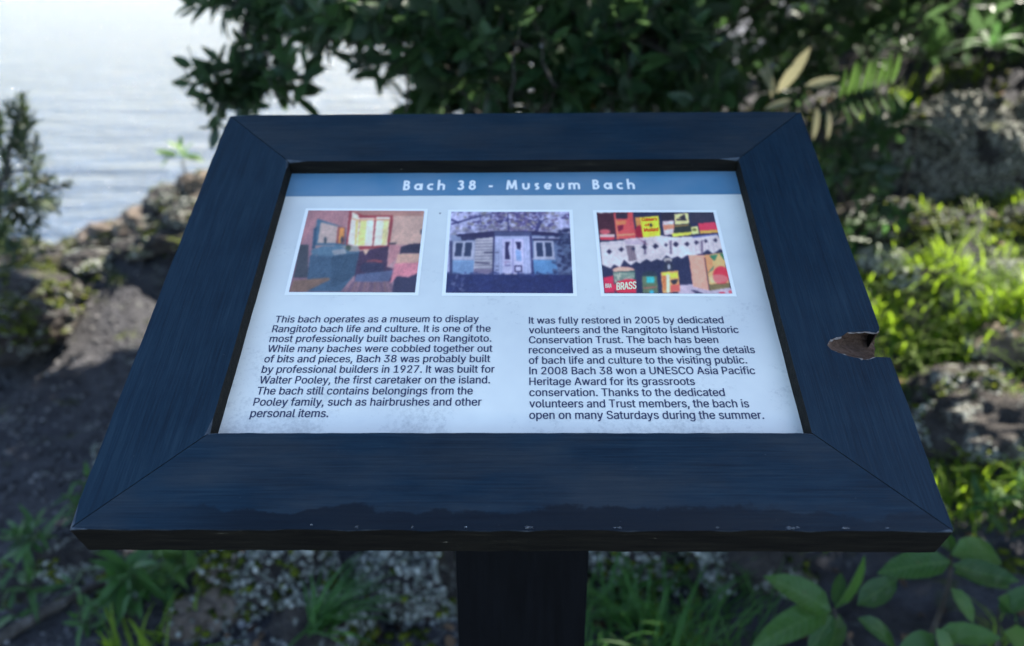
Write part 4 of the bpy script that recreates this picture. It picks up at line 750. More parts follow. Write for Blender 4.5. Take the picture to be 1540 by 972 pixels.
# patches of ground that the sun reaches: no leaf stands in the way of these rays
PATCH = [(1440, 400, .3), (1500, 460, .3), (1390, 370, .24), (1480, 350, .2), (1385, 175, .2), (1460, 175, .2), (1530, 380, .3), (1500, 420, .25), (1350, 420, .22), (1420, 500, .2), (1330, 340, .12), (1520, 520, .15), (250, 425, .24), (180, 450, .24), (110, 440, .16), (300, 420, .2), (240, 395, .16), (180, 340, .16), (265, 300, .16), (300, 330, .08), (320, 440, .26), (260, 460, .26), (190, 470, .24), (130, 470, .2), (280, 420, .22), (340, 410, .2),
         (60, 450, .07), (40, 430, .1), (195, 790, .10), (190, 765, .07), (200, 445, .26), (1180, 130, .14), (1120, 150, .1), (1240, 140, .14), (1300, 125, .16), (1395, 95, .16), (1490, 640, .09), (1440, 600, .05), (1450, 720, .12), (1380, 560, .06), (1100, 160, .06), (300, 860, .03), (1260, 240, .08), (1540, 690, .1), (1470, 770, .08), (870, 120, .06), (1010, 130, .05), (350, 900, .03)]
TUN = [((gnd(a, b) if not (a < 320 and b < 420) else at(a, b, 3.7)), r) for a, b, r in PATCH]
TUN += [(at(1180, 140, 2.35), .13), (at(1300, 130, 2.45), .13), (at(1395, 95, 3.3), .16), (at(1490, 75, 3.5), .08), (at(835, 150, 2.9), .06), (at(282, 240, 3.6), .08), (at(40, 160, 2.4), .06), (at(100, 275, 2.4), .06), (at(1380, 165, 3.3), .14)]
def sunlit(P):
    P = np.atleast_2d(P); m = np.zeros(len(P), bool)
    for o, r in TUN:
        d = P - o; t = d @ SUN; dist = np.linalg.norm(d - t[:, None] * SUN, axis=1); m |= (dist < r + np.where(t > 1.0, .07, 0)) & (t > .25)
    return m
def inframe(P, m=40):
    q = project(P); return (q[:, 2] > .2) & (q[:, 0] > -m) & (q[:, 0] < 1540 + m) & (q[:, 1] > -m) & (q[:, 1] < 972 + m)
# the sign hides what lies behind it
def behind_sign(P):
    q = project(P); x, y = q[:, 0], q[:, 1]; l = 345 - (y - 175) * .393; r = 1203 + (y - 170) * .366
    return (y > 190) & (y < 810) & (x > l + 15) & (x < r - 15)
class Plant:
    def __init__(s, name, label, cat, base, group=None, leaf='leaf_dark', twigmat='bark', lw=.42, fold=.25, droop=.25):
        s.root = empty(name, base.tolist(), label, cat, group); s.base = np.asarray(base, float); s.leafmat = MAT[leaf]; s.tw = Acc(); s.twm = MAT[twigmat]
        s.temps = [leaf_template(lw * q, fold, droop * d) for q, d in ((1, 1), (.85, 1.8), (1.12, .2), (.95, -.6))]
        s.pos = []; s.bas = []; s.len = []; s.nodes = []; s.nt = 0
    def limb(s, pts, r0, r1, sides=6):
        P = np.asarray(pts, float)
        # smooth resample
        t = np.linspace(0, len(P) - 1, (len(P) - 1) * 5 + 1); Q = np.stack([np.interp(t, np.arange(len(P)), P[:, k]) for k in range(3)], 1)
        for _ in range(3): Q[1:-1] = (Q[:-2] + Q[2:] + 2 * Q[1:-1]) / 4
        tube(s.tw, Q - s.base, np.linspace(r0, r1, len(Q)), sides); s.nodes += list(Q); return Q
    def shoot(s, tip, u, n=9, L=.07, span=.09, twig=True, r=.0022, spread=(35, 80), cull=True):
        u = np.asarray(u, float); u /= np.linalg.norm(u); tip = np.asarray(tip, float)
        a = np.array([0, 0, 1.0]) if abs(u[2]) < .9 else np.array([1.0, 0, 0]); e1 = np.cross(u, a); e1 /= np.linalg.norm(e1); e2 = np.cross(u, e1)
        ph = random.uniform(0, 6.28)
        for k in range(n):
            f = k / max(1, n - 1); q = tip - u * span * f; al = R(spread[0] + (spread[1] - spread[0]) * f + random.uniform(-12, 12))
            th = ph + (k % 2) * math.pi + (k // 2) * 1.57 + random.uniform(-.4, .4); rad = e1 * math.cos(th) + e2 * math.sin(th)
            axv = u * math.cos(al) + rad * math.sin(al); nr = u * math.sin(al) - rad * math.cos(al) + rng.normal(0, .25, 3) + np.array([0, 0, .25])
            s.pos.append(q); s.bas.append(basis(axv, nr)); s.len.append(L * random.uniform(.75, 1.15) * (.75 + .35 * f))
        if twig and s.nodes:
            s.nt += 1
            N = np.array(s.nodes[::2]); st = tip - u * span; j = np.argmin(((N - st) ** 2).sum(1))
            if (tip[2] > 1.4 and np.linalg.norm(N[j] - st) > .8) or sunlit((N[j] + st) / 2)[0] or sunlit(N[j] * .25 + st * .75)[0]: N = np.array([st - u * .12 + [0, 0, -.03]]); j = 0
            P = curve_pts(N[j], st, 5, sag=(0, 0, -.04 * np.linalg.norm(N[j] - st)), jit=.008 * min(1, np.linalg.norm(N[j] - st) * 4)); P = np.vstack([P, tip[None]])
            tube(s.tw, P - s.base, np.linspace(r * 1.8, r * .5, 6), 4)
    def leaf(s, p, axv, nrm, L): s.pos.append(np.asarray(p, float)); s.bas.append(basis(np.asarray(axv, float), np.asarray(nrm, float))); s.len.append(L)
    def build(s, maxparts=300, cullsun=True, partname='leaf'):
        pos = np.array(s.pos); bas = np.array(s.bas); ln = np.array(s.len)
        if cullsun:
            k = ~sunlit(pos) | (pos[:, 2] < 0); vis = inframe(pos, 0); k |= vis & (rng.random(len(pos)) < .35); pos, bas, ln = pos[k], bas[k], ln[k]
        mid = pos + bas[:, :, 0] * ln[:, None] * .5
        q = project(mid); score = ln / np.maximum(q[:, 2], .1); ok = inframe(mid, -4) & ~behind_sign(mid)
        order = np.argsort(-np.where(ok, score, -1)); ind = order[:maxparts]; ind = ind[ok[ind]]
        rest = np.ones(len(pos), bool); rest[ind] = False
        ms = [mesh_from('leaf', V, F, s.leafmat) for V, F in s.temps]
        for i in ind:
            o = link(partname, ms[i % 4], s.root); m = Matrix(bas[i].tolist()).to_4x4() * 1.0
            m = Matrix.Translation(Vector((pos[i] - s.base).tolist())) @ Matrix(bas[i].tolist()).to_4x4() @ Matrix.Scale(float(ln[i]), 4); o.matrix_local = m
        ri = np.where(rest)[0]
        if len(ri):
            acc = Acc()
            for t in range(4):
                sel = ri[ri % 4 == t]
                if not len(sel): continue
                V, F = s.temps[t]; W_ = np.einsum('nij,vj->nvi', bas[sel], V) * ln[sel][:, None, None] + (pos[sel] - s.base)[:, None, :]
                FF = F[None] + (np.arange(len(sel)) * len(V))[:, None, None]; acc.add(W_.reshape(-1, 3), FF.reshape(-1, 4))
            link('foliage', acc.mesh('foliage', s.leafmat), s.root, kind='stuff')
        if s.tw.n: link('branches', s.tw.mesh('branches', s.twm), s.root, kind='stuff' if s.nt > 12 else None)
        return len(pos)

def rnd_dir(bias=(0, 0, .6), k=1.0):
    v = rng.normal(0, 1, 3); v /= np.linalg.norm(v); v = v * k + np.array(bias); return v / np.linalg.norm(v)

# --- big spreading tree behind the board; its crown runs up out of view and shades the board
tb = np.array([.75, 4.1, H(.75, 4.1)])
t1 = Plant('spreading_tree', 'large dark leathery-leaved tree whose low crown hangs over the water behind the board', 'tree', tb)
t1.limb([tb - [0, 0, .2], tb + [-.05, -.05, .6], tb + [-.2, -.3, 1.3], tb + [-.3, -.8, 2.2]], .11, .06, 8)
t1.limb([tb + [0, 0, .35], (.2, 3.6, 1.25), (-.4, 3.1, 1.35), (-.95, 2.7, 1.38)], .05, .012)
t1.limb([tb + [0, 0, .4], (.4, 3.3, 1.3), (.2, 2.8, 1.5), (0, 2.5, 1.6)], .045, .012)
t1.limb([tb + [-.1, -.1, .9], (-.3, 3.2, 1.9), (-1.2, 2.8, 2.3), (-2.2, 2.5, 2.5)], .05, .015)
t1.limb([tb + [-.2, -.3, 1.3], (.2, 2.7, 2.4), (0, 1.8, 2.7), (-.1, 1.2, 2.7)], .05, .015)
t1.limb([tb + [-.1, -.1, 1.0], (1.6, 3.6, 2.1), (2.3, 3.2, 2.5), (2.9, 2.7, 2.6)], .05, .015)
t1.limb([tb + [-.1, 0, 1.2], (.9, 4.9, 2.6), (1.0, 5.6, 3.0)], .05, .015)
# shoots seen against the sea: the ragged left edge of the crown
for px, py, Yd, ux, uz in ((285, 10, 2.3, -.9, .1), (310, 4, 2.4, -.9, .0), (345, 22, 2.3, -.7, -.3), (380, 12, 2.4, -.6, .5), (360, 60, 2.4, -.6, .4), (330, 95, 2.3, -1, .35), (290, 100, 2.3, -1, .2), (285, 125, 2.25, -1, .0), (300, 145, 2.3, -.9, -.3),
                           (320, 160, 2.3, -.8, -.6), (325, 192, 2.4, -.4, -1), (350, 120, 2.3, -.6, .6), (370, 140, 2.3, -.5, -.5), (395, 100, 2.4, -.5, .8), (345, 150, 2.35, -.5, -.2), (410, 75, 2.5, -.3, .8), (300, 115, 2.35, -.8, .6), (360, 95, 2.4, -.8, .6), (395, 40, 2.3, -.5, .6), (425, 150, 2.4, .1, -.8)):
    t1.shoot(at(px, py, Yd), (ux, random.uniform(-.6, .2), uz), 13, .08, .095)
# body of the low crown
cnt = 0
while cnt < 430:
    px = random.uniform(350, 1085); py = random.uniform(-70, 178); Yd = random.uniform(1.95, 3.4)
    if px < 620 and py > 118 and px > 395 and random.random() < .93: continue
    if px < 620 and random.random() < .52: continue
    if px < 420 and py > 60 and random.random() < .6: continue
    if py > 130 and random.random() < .45: continue
    t1.shoot(at(px, py, Yd), rnd_dir((-.25, -.35, .35)), random.choice([8, 10, 12]), random.uniform(.075, .105), .1); cnt += 1
# sprays hanging a little nearer, whose single leaves read
for px, py, ux, uz in ((730, 60, -.2, .9), (860, 95, .5, .9), (735, 150, 0, -1), (640, 90, .2, -.9), (560, 30, -.5, .5), (830, 60, .1, 1), (890, 60, .6, .8), (480, 20, -.6, .3), (1040, 40, .3, .7), (960, 90, .4, .6), (650, 30, -.3, .8)):
    t1.shoot(at(px, py, 1.95), (ux, -.5, uz), 10, .08, .09)
# unseen shoots added to the crown to block the sun from the board
for k in range(900):
    P = TS + RS @ np.array([random.uniform(-.42, .42), random.uniform(-.34, .34), 0]) + SUN * random.uniform(1.15, 2.9) + rng.normal(0, .04, 3)
    t1.shoot(P, rnd_dir((0, -.1, .5)), 9, .12, .14, twig=(k % 6 == 0))
# unseen shoots added overhead to block the sun from the lower right plant
for k in range(160):
    P = at(random.uniform(1150, 1560), random.uniform(800, 990), 1.15) + SUN * random.uniform(1.5, 2.8) + rng.normal(0, .05, 3)
    t1.shoot(P, rnd_dir((0, -.1, .5)), 9, .12, .14, twig=False)
cnt = 0  # unseen crown shoots added as sun blockers, leaving the lit patches open
while cnt < 1500:
    P = gnd(random.uniform(-60, 1600), random.uniform(430, 990)) if cnt % 3 else np.array([random.uniform(-2, 3), random.uniform(2.6, 4.8), random.uniform(.6, 1.4)])
    P = P + SUN * random.uniform(1.6, 3.9) + rng.normal(0, .05, 3)
    if P[2] < 1.7 or inframe(P, 60)[0] or sunlit(P)[0]: continue
    t1.shoot(P, rnd_dir((0, -.1, .5)), 9, .13, .14, twig=False); cnt += 1
cnt = 0  # unseen canopy added for shade, kept open along the rays to lit patches
while cnt < 4200:
    z = random.uniform(1.75, 3.3); x = random.uniform(-2.6, 6.8); y = random.uniform(.95, 6.8)
    if y < 1.5 and z < 2.3: continue
    if ((x - 2.1) / 4.6) ** 2 + ((y - 3.8) / 3.1) ** 2 > 1: continue
    P = np.array([x, y, z])
    if sunlit(P)[0]: continue
    t1.shoot(P, rnd_dir((0, -.1, .5)), 9, .12, .14, twig=(cnt % 3 == 0)); cnt += 1
t1.build()

# --- dark thicket at the right
tb2 = np.array([2.3, 4.6, H(2.3, 4.6)])
t2 = Plant('dark_thicket', 'deep green thicket filling the shade above the lichened boulder', 'shrub', tb2, leaf='leaf_dark')
for k in range(7):
    a = random.uniform(0, 6.28); t2.limb([tb2 - [0, 0, .1], tb2 + [.4 * math.cos(a), .3 * math.sin(a) - .2, .3], tb2 + [1.1 * math.cos(a), .6 * math.sin(a) - .5, random.uniform(.4, .9)]], .03, .008)
cnt = 0
while cnt < 420:
    px = random.uniform(900, 1600); Yd = random.uniform(3.4, 5.4); py = random.uniform(-80, 135 if px < 1250 else 75)
    t2.shoot(at(px, py, Yd), rnd_dir((-.1, -.5, .4)), 9, random.uniform(.08, .12), .12, twig=cnt % 2 == 0); cnt += 1
cnt = 0  # thicket shoots added out of view to block light from the right
while cnt < 1300:
    P = np.array([random.uniform(2.4, 5.2), random.uniform(.2, 6.0), random.uniform(.7, 3.6)])
    if inframe(P, 60)[0] or sunlit(P)[0] or math.hypot(P[0], P[1]) < 2.4: continue
    t2.shoot(P, rnd_dir((-.3, -.3, .4)), 9, .12, .13, twig=cnt % 5 == 0); cnt += 1
t2.build()

# --- low leafy growth between the board and the boulder, with pale and bright sprays
b3 = gnd(1290, 330)
t3 = Plant('leafy_bush', 'low green bush squeezed between the top right corner of the board and the boulder', 'bush', b3, leaf='leaf_dark')
t3.limb([b3 - [0, 0, .05], b3 + [-.1, .1, .2], b3 + [-.15, .25, .4]], .012, .005); t3.limb([b3, b3 + [.05, .1, .2], b3 + [.1, .3, .38]], .012, .005)
for k in range(46):
    px = random.uniform(1195, 1330); py = random.uniform(130, 330); t3.shoot(at(px + (py - 150) * .12, py, random.uniform(2.5, 3.0)), rnd_dir((.1, -.3, .6)), 8, .065, .08)
t3.build(260)
b4 = at(1180, 190, 2.35)
t4 = Plant('pale_leaved_sprig', 'sprig of long pale buff leaves just above the top edge of the board', 'plant', b4, leaf='leaf_pale', lw=.24, droop=.1)
t4.limb([b4 + [0, .05, -.1], b4, at(1160, 150, 2.35)], .004, .002)
for px, py, qx, qz, L in ((1168, 140, .55, .9, .17), (1160, 148, -.2, 1, .13), (1165, 140, -.6, .75, .10), (1200, 165, .15, -1, .12), (1228, 160, .05, -1, .11), (1245, 165, .2, -1, .10), (1210, 130, .9, .25, .11), (1190, 150, -.9, -.3, .10)):
    t4.leaf(at(px, py, 2.35), (qx, -.15, qz), (.3, -1, .5), L * .85)
t4.build(cullsun=False)
b5 = at(1300, 165, 2.45)
t5 = Plant('upright_sprig', 'upright sprig with a comb of pale narrow leaves right of the pale buff sprig', 'plant', b5, leaf='leaf_bright', lw=.22, droop=.15)
t5.limb([at(1250, 190, 2.45), b5, at(1350, 120, 2.45)], .004, .002)
for k in range(8):
    px = 1262 + k * 11; t5.leaf(at(px, 148 - k * 3, 2.45), (.12, -.1, 1), (.5, -1, .4), .085 + .02 * random.random()); 
    t5.leaf(at(px + 6, 158 - k * 3, 2.45), (.3, -.4, -.6), (.2, -1, .4), .06)
t5.build(cullsun=False)
def rosette(px, py, Yd, label, n=10, L=.13, leaf='leaf_bright', lw=.2, up=.35, name='leafy_rosette', grp=None):
    c = at(px, py, Yd); gb = np.array([c[0], c[1], min(H(c[0], c[1]), c[2])])
    t = Plant(name, label, 'plant', gb, grp, leaf=leaf, lw=lw, droop=.5)
    t.limb([gb - [0, 0, .02], (gb + c) / 2 + [.01, 0, 0], c], .006, .003)
    for k in range(n):
        a = k * 2.4; e = up + .5 * (k / n); t.leaf(c + np.array([0, 0, .02 * k / n]), (math.cos(a), math.sin(a) * .8 - .2, e), (-math.cos(a) * e, -math.sin(a) * e, 1), L * random.uniform(.8, 1.1))
    t.build(cullsun=False); return t
rosette(1395, 92, 3.0, 'bright yellow-green rosette catching the sun above the boulder', 12, .14)
rosette(1490, 75, 3.5, 'darker green rosette at the upper right edge above the boulder', 11, .16, 'leaf_broad')
rosette(1345, 190, 2.9, 'grey-green leafy rosette at the left foot of the boulder', 9, .13, 'leaf_broad', .3)

# --- left shrub reaching over the water
b6 = np.array([-2.0, 2.6, H(-2.0, 2.6)])
t6 = Plant('feathery_shrub', 'feathery olive-green shrub at the left edge in front of the water', 'shrub', b6, leaf='leaf_olive', lw=.22, fold=.1, droop=.2)
t6.limb([b6 - [0, 0, .1], (-1.95, 2.55, .35), (-1.78, 2.5, .6), at(-30, 300, 2.4)], .02, .008)
t6.limb([at(-60, 380, 2.4), at(-20, 330, 2.4), at(40, 300, 2.4), at(100, 280, 2.4)], .007, .002); t6.limb([at(-30, 320, 2.4), at(10, 270, 2.4), at(20, 190, 2.4), at(35, 160, 2.4)], .007, .002)
t6.limb([at(-30, 300, 2.4), at(30, 250, 2.4), at(70, 265, 2.4)], .005, .002)
for px, py, ux, uz, n, L in ((35, 150, .2, 1, 34, .04), (12, 165, -.2, 1, 34, .045), (48, 185, .6, .6, 28, .035), (25, 205, .2, .6, 30, .04), (5, 240, .1, .5, 26, .04), (62, 240, .5, .9, 26, .035), (75, 268, .8, .3, 26, .04), (104, 275, .9, .35, 26, .03), (45, 270, .4, .3, 26, .035), (20, 300, .3, .2, 30, .045), (60, 310, .7, .0, 24, .04), (35, 335, .4, -.3, 30, .045), (5, 340, .1, .2, 30, .045), (10, 365, .2, -.3, 26, .045), (85, 300, .8, .1, 18, .035), (-5, 200, 0, .8, 30, .05), (-8, 290, 0, .3, 30, .05), (50, 355, .5, -.2, 18, .035)):
    t6.shoot(at(px, py, 2.4 + random.uniform(-.12, .12)), (ux, random.uniform(-.4, .2), uz), n, L * 1.25, .09, spread=(25, 60), r=.0016)
    for q in range(1 if px < 60 else 0):
        t6.shoot(at(px + random.gauss(-6, 16), py + random.gauss(4, 18), 2.45 + random.uniform(-.12, .2)), (ux + random.uniform(-.5, .5), random.uniform(-.4, .2), uz), n, L * 1.1, .08, spread=(25, 65), r=.0014)
t6.build(300, cullsun=False)

# --- seedling by the shore ridge
b7 = at(282, 290, 3.6)
t7 = Plant('seedling', 'small lone seedling with a few green leaves on the ridge left of the board', 'seedling', b7, leaf='leaf_bright', lw=.42)
t7.limb([b7 - [0, 0, .06], at(278, 262, 3.6), at(272, 240, 3.6)], .004, .002)
t7.shoot(at(272, 222, 3.6), (0, -.1, 1), 7, .085, .05, spread=(20, 85)); t7.leaf(at(268, 235, 3.6), (-1, 0, .15), (0, -.6, 1), .10); t7.leaf(at(276, 235, 3.6), (1, 0, -.1), (0, -.6, 1), .09); t7.leaf(at(255, 238, 3.6), (-.8, 0, -.4), (0, -.6, 1), .07)
t7.build(cullsun=False)

# --- broad-leaved plant at the lower right
b8 = gnd(1330, 1040)
t8 = Plant('broad_leaved_seedling', 'glossy broad-leaved seedling at the lower right below the corner of the board', 'plant', b8, leaf='leaf_veined', lw=.45, fold=.34, droop=.3)
D8 = 1.12
t8.limb([b8 - [0, 0, .03], at(1310, 1010, D8 + .05), at(1265, 950, D8), at(1253, 915, D8)], .005, .003); t8.limb([b8, at(1400, 960, D8 + .08), at(1428, 880, D8 + .05), at(1430, 835, D8 + .03)], .006, .003); t8.limb([b8, at(1400, 1000, D8), at(1402, 960, D8 - .02)], .005, .003)
def lf(px, py, tx, ty, Yd, L=None, dz=0, nrm=(0, -.55, 1)):
    a = at(px, py, Yd); b = at(tx, ty, Yd + dz); t8.leaf(a, b - a, nrm, np.linalg.norm(b - a) if L is None else L)
for a in ((1250, 920, 1168, 862, D8, None, .02, (.3, -.7, 1)), (1248, 918, 1148, 948, D8, None, -.05, (0, -.4, 1)), (1256, 915, 1305, 838, D8, None, .03, (.9, -.5, .5)), (1252, 925, 1215, 985, D8, None, -.04), (1262, 925, 1250, 990, D8, None, -.03),
          (1290, 930, 1365, 965, D8 - .03, None, -.03), (1290, 910, 1350, 870, D8, None, .03), (1258, 915, 1262, 865, D8, None, .05),
          (1430, 845, 1328, 852, D8 + .03, None, 0), (1430, 835, 1540, 815, D8 + .03, None, .03), (1430, 830, 1400, 790, D8 + .05, None, .08), (1432, 850, 1525, 880, D8, None, -.03), (1430, 885, 1475, 935, D8, None, -.04), (1435, 862, 1560, 850, D8 + .05, None, .03),
          (1405, 955, 1350, 990, D8 - .04, None, -.03), (1410, 950, 1500, 965, D8 - .04, None, -.02), (1408, 945, 1440, 1000, D8 - .05, None, -.04), (1500, 900, 1560, 925, D8, None, 0), (1510, 950, 1570, 1000, D8 - .05, None, 0), (1500, 920, 1560, 885, D8, None, .02)):
    lf(*a)
t8.limb([b8, at(1500, 1000, D8), at(1502, 915, D8)], .005, .002)
t8.build(cullsun=False)

# dead leaves hanging under the crown, brown
b9 = at(835, 165, 2.9)
t9 = Plant('withered_spray', 'withered orange-brown leaves hanging below the crown above the board', 'dead leaves', b9, leaf='leaf_brown', lw=.5, droop=.6)
t9.limb([b9 + [-.1, .3, .15], b9 + [-.02, .1, .1], b9 + [0, 0, .06]], .006, .004)
for k in range(9):
    px = random.uniform(815, 868); t9.leaf(at(px, random.uniform(128, 148), 2.9), (random.uniform(-.6, .7), -.3, random.uniform(-1, -.3)), (random.uniform(-.5, .5), -1, .3), random.uniform(.07, .12))
t9.build(cullsun=False)

# ------------------------------------------------------------------ rocks
ico = None
def ico_data(sub):
    bm = bmesh.new(); bmesh.ops.create_icosphere(bm, subdivisions=sub, radius=1); bm.verts.ensure_lookup_table()
    V = np.array([v.co[:] for v in bm.verts]); F = np.array([[v.index for v in f.verts] for f in bm.faces]); bm.free(); return V, F
ICO4 = ico_data(5); ICO1 = ico_data(1); ICO2 = ico_data(2)
def rock(name, px, py, rad, label, mat='rock', lichen=0, moss=0, seed=0, sink=.3, pos=None, cat='rock', grp=None):
    c = gnd(px, py) if pos is None else np.array(pos); c = c.copy()
    c[2] += rad[2] * (1 - 2 * sink) * .5
    V, F = ICO4; off = Vector((seed * 3.1, seed * 1.7, seed)); P = np.empty_like(V)
    for i, v in enumerate(V):
        q = Vector(v) ; d = 1 + .34 * noise.noise(q * 1.1 + off) + .20 * noise.noise(q * 2.6 + off) + .12 * (1 - abs(noise.noise(q * 4.5 + off)) * 2) * .6 + .09 * noise.noise(q * 7 + off) + .05 * noise.noise(q * 14 + off) + .03 * noise.noise(q * 28 + off)
        P[i] = v * d
    P = P * np.array(rad)
    r = empty(name, (c - [0, 0, rad[2] * .5]).tolist(), label, cat, grp); o3 = np.array([0, 0, rad[2] * .5])
    link('stone', mesh_from('stone', P + o3, F, MAT[mat]), r)
    def scatter(n, part, mat_, size, clump, flat=.6):
        n = int(n * 1.5)
        acc = Acc(); Vi, Fi = ICO1; m = 0; tries = 0
        nrm = V / np.array(rad); nrm /= np.linalg.norm(nrm, axis=1)[:, None]
        while m < n and tries < n * 12:
            tries += 1; i = random.randrange(len(P))
            if nrm[i, 2] < -.25 or nrm[i, 1] > .75: continue
            if noise.noise(Vector((P[i] * clump).tolist()) + off) < .02: continue
            s = size * random.uniform(.4, 1.3); p0 = P[i] + rng.normal(0, size * .8, 3) * .6 + nrm[i] * s * .3
            acc.add(Vi * s * np.array([1, 1, flat + random.random() * .5]) * (1 + rng.normal(0, .16, (len(Vi), 1))) + p0 + o3, Fi); m += 1
        if acc.n: link(part, acc.mesh(part, MAT[mat_]), r, kind='stuff')
    if lichen: scatter(lichen, 'lichen', 'lichen', .0065, 7.0)
    if moss: scatter(moss, 'moss', 'moss', .010, 5.0, .4)
    return r
rock('boulder', 1440, 275, (.48, .26, .28), 'big dark boulder crusted with pale lichen at the upper right', 'rock_lichen', 3600, 60, 1, .25, cat='boulder')
rock('boulder', 1620, 215, (.26, .22, .20), 'second lichened boulder running off the right edge', 'rock_lichen', 600, 60, 2, .3, cat='boulder')
rock('rock', 1400, 425, (.15, .08, .05), 'pale lichened stone in the grass below the big boulder', 'rock', 450, 40, 3)
rock('rock', 1510, 415, (.13, .08, .045), 'white-crusted stone among the brightest grass at the right edge', 'rock', 500, 0, 4)
rock('rock', 1335, 400, (.10, .07, .06), 'pale lichened rock between the side rail and the bright grass', 'rock_lichen', 420, 30, 70)
rock('rock', 1455, 455, (.09, .06, .05), 'white-flecked stone in the middle of the bright grass', 'rock_lichen', 420, 20, 71)
rock('rock', 1390, 350, (.12, .07, .05), 'mossy stone at the foot of the big boulder', 'rock_moss', 120, 200, 72)
rock('rock', 1520, 350, (.12, .07, .05), 'yellow-mossed stone at the right edge below the boulders', 'rock_moss', 60, 260, 73)
rock('rock', 1445, 600, (.19, .12, .09), 'dark mossy rock right of the broken notch in the frame', 'rock', 260, 120, 5)
rock('rock', 1480, 660, (.18, .12, .12), 'rock with grey lichen right of the lower side rail', 'rock', 420, 60, 6)
rock('rock', 1380, 480, (.08, .07, .06), 'small brown stone beside the notch in the frame', 'rock_brown', 40, 20, 7)
rock('rock', 1520, 530, (.13, .1, .08), 'brown stone at the right edge under the bright grass', 'rock_brown', 90, 40, 8)
rock('rock', 620, 900, (.15, .11, .13), 'blue-grey lichened rock just left of the post', 'rock', 700, 30, 9)
rock('rock', 430, 885, (.12, .10, .13), 'lichened rock under the board right of the bright weeds', 'rock', 420, 60, 10)
rock('rock', 350, 905, (.09, .08, .12), 'mossy brown rock below the left of the board', 'rock_brown', 60, 200, 11)
rock('rock', 480, 960, (.12, .08, .08), 'low lichen-spotted rock at the bottom edge left of the post', 'rock', 320, 60, 12)
rock('rock', 960, 850, (.16, .12, .13), 'grey rock in shade just right of the post', 'rock', 380, 80, 13)
rock('rock', 1120, 860, (.16, .12, .14), 'lichened rock behind the broad-leaved seedling', 'rock', 380, 60, 14)
rock('rock', 215, 690, (.12, .11, .10), 'pale grey lichened rock leaning behind the lower left of the frame', 'rock', 420, 40, 15)
rock('rock', 195, 800, (.075, .065, .065), 'small tan stone catching light left of the lower frame corner', 'rock_brown', 10, 0, 16)
rock('rock', 120, 850, (.10, .08, .06), 'dark lichened rock left of the lower frame corner above the root', 'rock', 160, 90, 61)
rock('rock', 30, 900, (.10, .08, .05), 'mossy dark rock at the lower left edge', 'rock_moss', 60, 160, 62)
rock('rock', 300, 940, (.08, .06, .05), 'tan stone near the bottom edge below the weeds', 'rock_brown', 10, 20, 17)
rock('rock', 1330, 345, (.12, .1, .08), 'half-hidden stone between the board and the big boulder', 'rock', 160, 40, 18)
# shore ridge at the left
for k, (px, py, Yd, rad, mat, lab) in enumerate((
    (318, 292, 3.9, (.20, .16, .10), 'rock_brown', 'highest brown shore rock, right against the side rail'),
    (262, 305, 3.85, (.13, .13, .075), 'rock', 'dark pointed shore rock beside the highest one'),
    (225, 335, 3.8, (.15, .14, .07), 'rock_brown', 'tan shore rock halfway down the ridge'),
    (172, 352, 3.8, (.15, .14, .06), 'rock_brown', 'pale tan shore rock low on the ridge'),
    (290, 330, 3.6, (.15, .12, .08), 'rock', 'dark rock under the highest shore rock'),
    (120, 388, 3.8, (.22, .18, .07), 'rock_moss', 'low dark shore rock where the water ends'),
    (20, 402, 3.7, (.34, .2, .09), 'rock_moss', 'dark mossy shore rock below the feathery shrub'),
    (40, 450, 3.2, (.24, .17, .10), 'rock_moss', 'green-topped rock left of the sunny gravel'),
    (10, 500, 2.9, (.24, .18, .11), 'rock_moss', 'shaded mossy rock at the left edge'),
    (265, 362, 3.5, (.13, .09, .05), 'rock_moss', 'moss-topped rock behind the left side rail'),
    (205, 375, 3.5, (.10, .08, .045), 'rock', 'lichened rock between two mossy ones on the ridge'),
    (140, 395, 3.5, (.13, .10, .05), 'rock', 'dark lichened rock in front of the shore ridge'))):
    p0 = at(px, py, Yd); rock('shore_rock', 0, 0, rad, lab, mat, 60 if mat != 'rock' else 160, 160 if mat == 'rock_moss' else 20, 40 + k, .45, pos=p0, grp=None)

# ------------------------------------------------------------------ ground cover
def scatter_blobs(name, n, mat_, size, region, clump, thr, flat=.6, seed=0, sizevar=(.4, 1.4), skip=False):
    acc = Acc(); Vi, Fi = ICO1; m = 0; t = 0
    while m < n and t < n * 30:
        t += 1; x = random.uniform(region[0], region[1]); y = random.uniform(region[2], region[3])
        P = np.array([[x, y, 0.1]])
        if skip and x < -.45 and 1.85 < y < 2.9: continue
        if not inframe(P, 120)[0]: continue
        if noise.noise(Vector((x * clump + seed, y * clump, seed))) < thr: continue
        s = size * random.uniform(*sizevar); z = H(x, y) + s * .2
        acc.add(Vi * s * np.array([1, 1, flat]) * (1 + rng.normal(0, .18, (len(Vi), 1))) + np.array([x, y, z]), Fi); m += 1
    o = link(name, acc.mesh(name, MAT[mat_], name != 'gravel'), kind='stuff'); return o
tag(scatter_blobs('gravel', 7500, 'pebble', .008, (-2.8, .2, 1.2, 3.6), .8, -.6, .7), 'loose dark scoria gravel over the path left of the board', 'gravel')
tag(scatter_blobs('lichen', 5200, 'lichen', .0065, (-1.0, 2.8, 1.2, 4.0), 3.1, .2, .7, 3), 'tufts of pale grey lichen dotted over the ground', 'lichen')
tag(scatter_blobs('moss', 3000, 'moss', .012, (-2.6, 2.8, 1.2, 4.2), 2.6, .15, .45, 8, skip=True), 'cushions of yellow-green moss on the ground', 'moss')
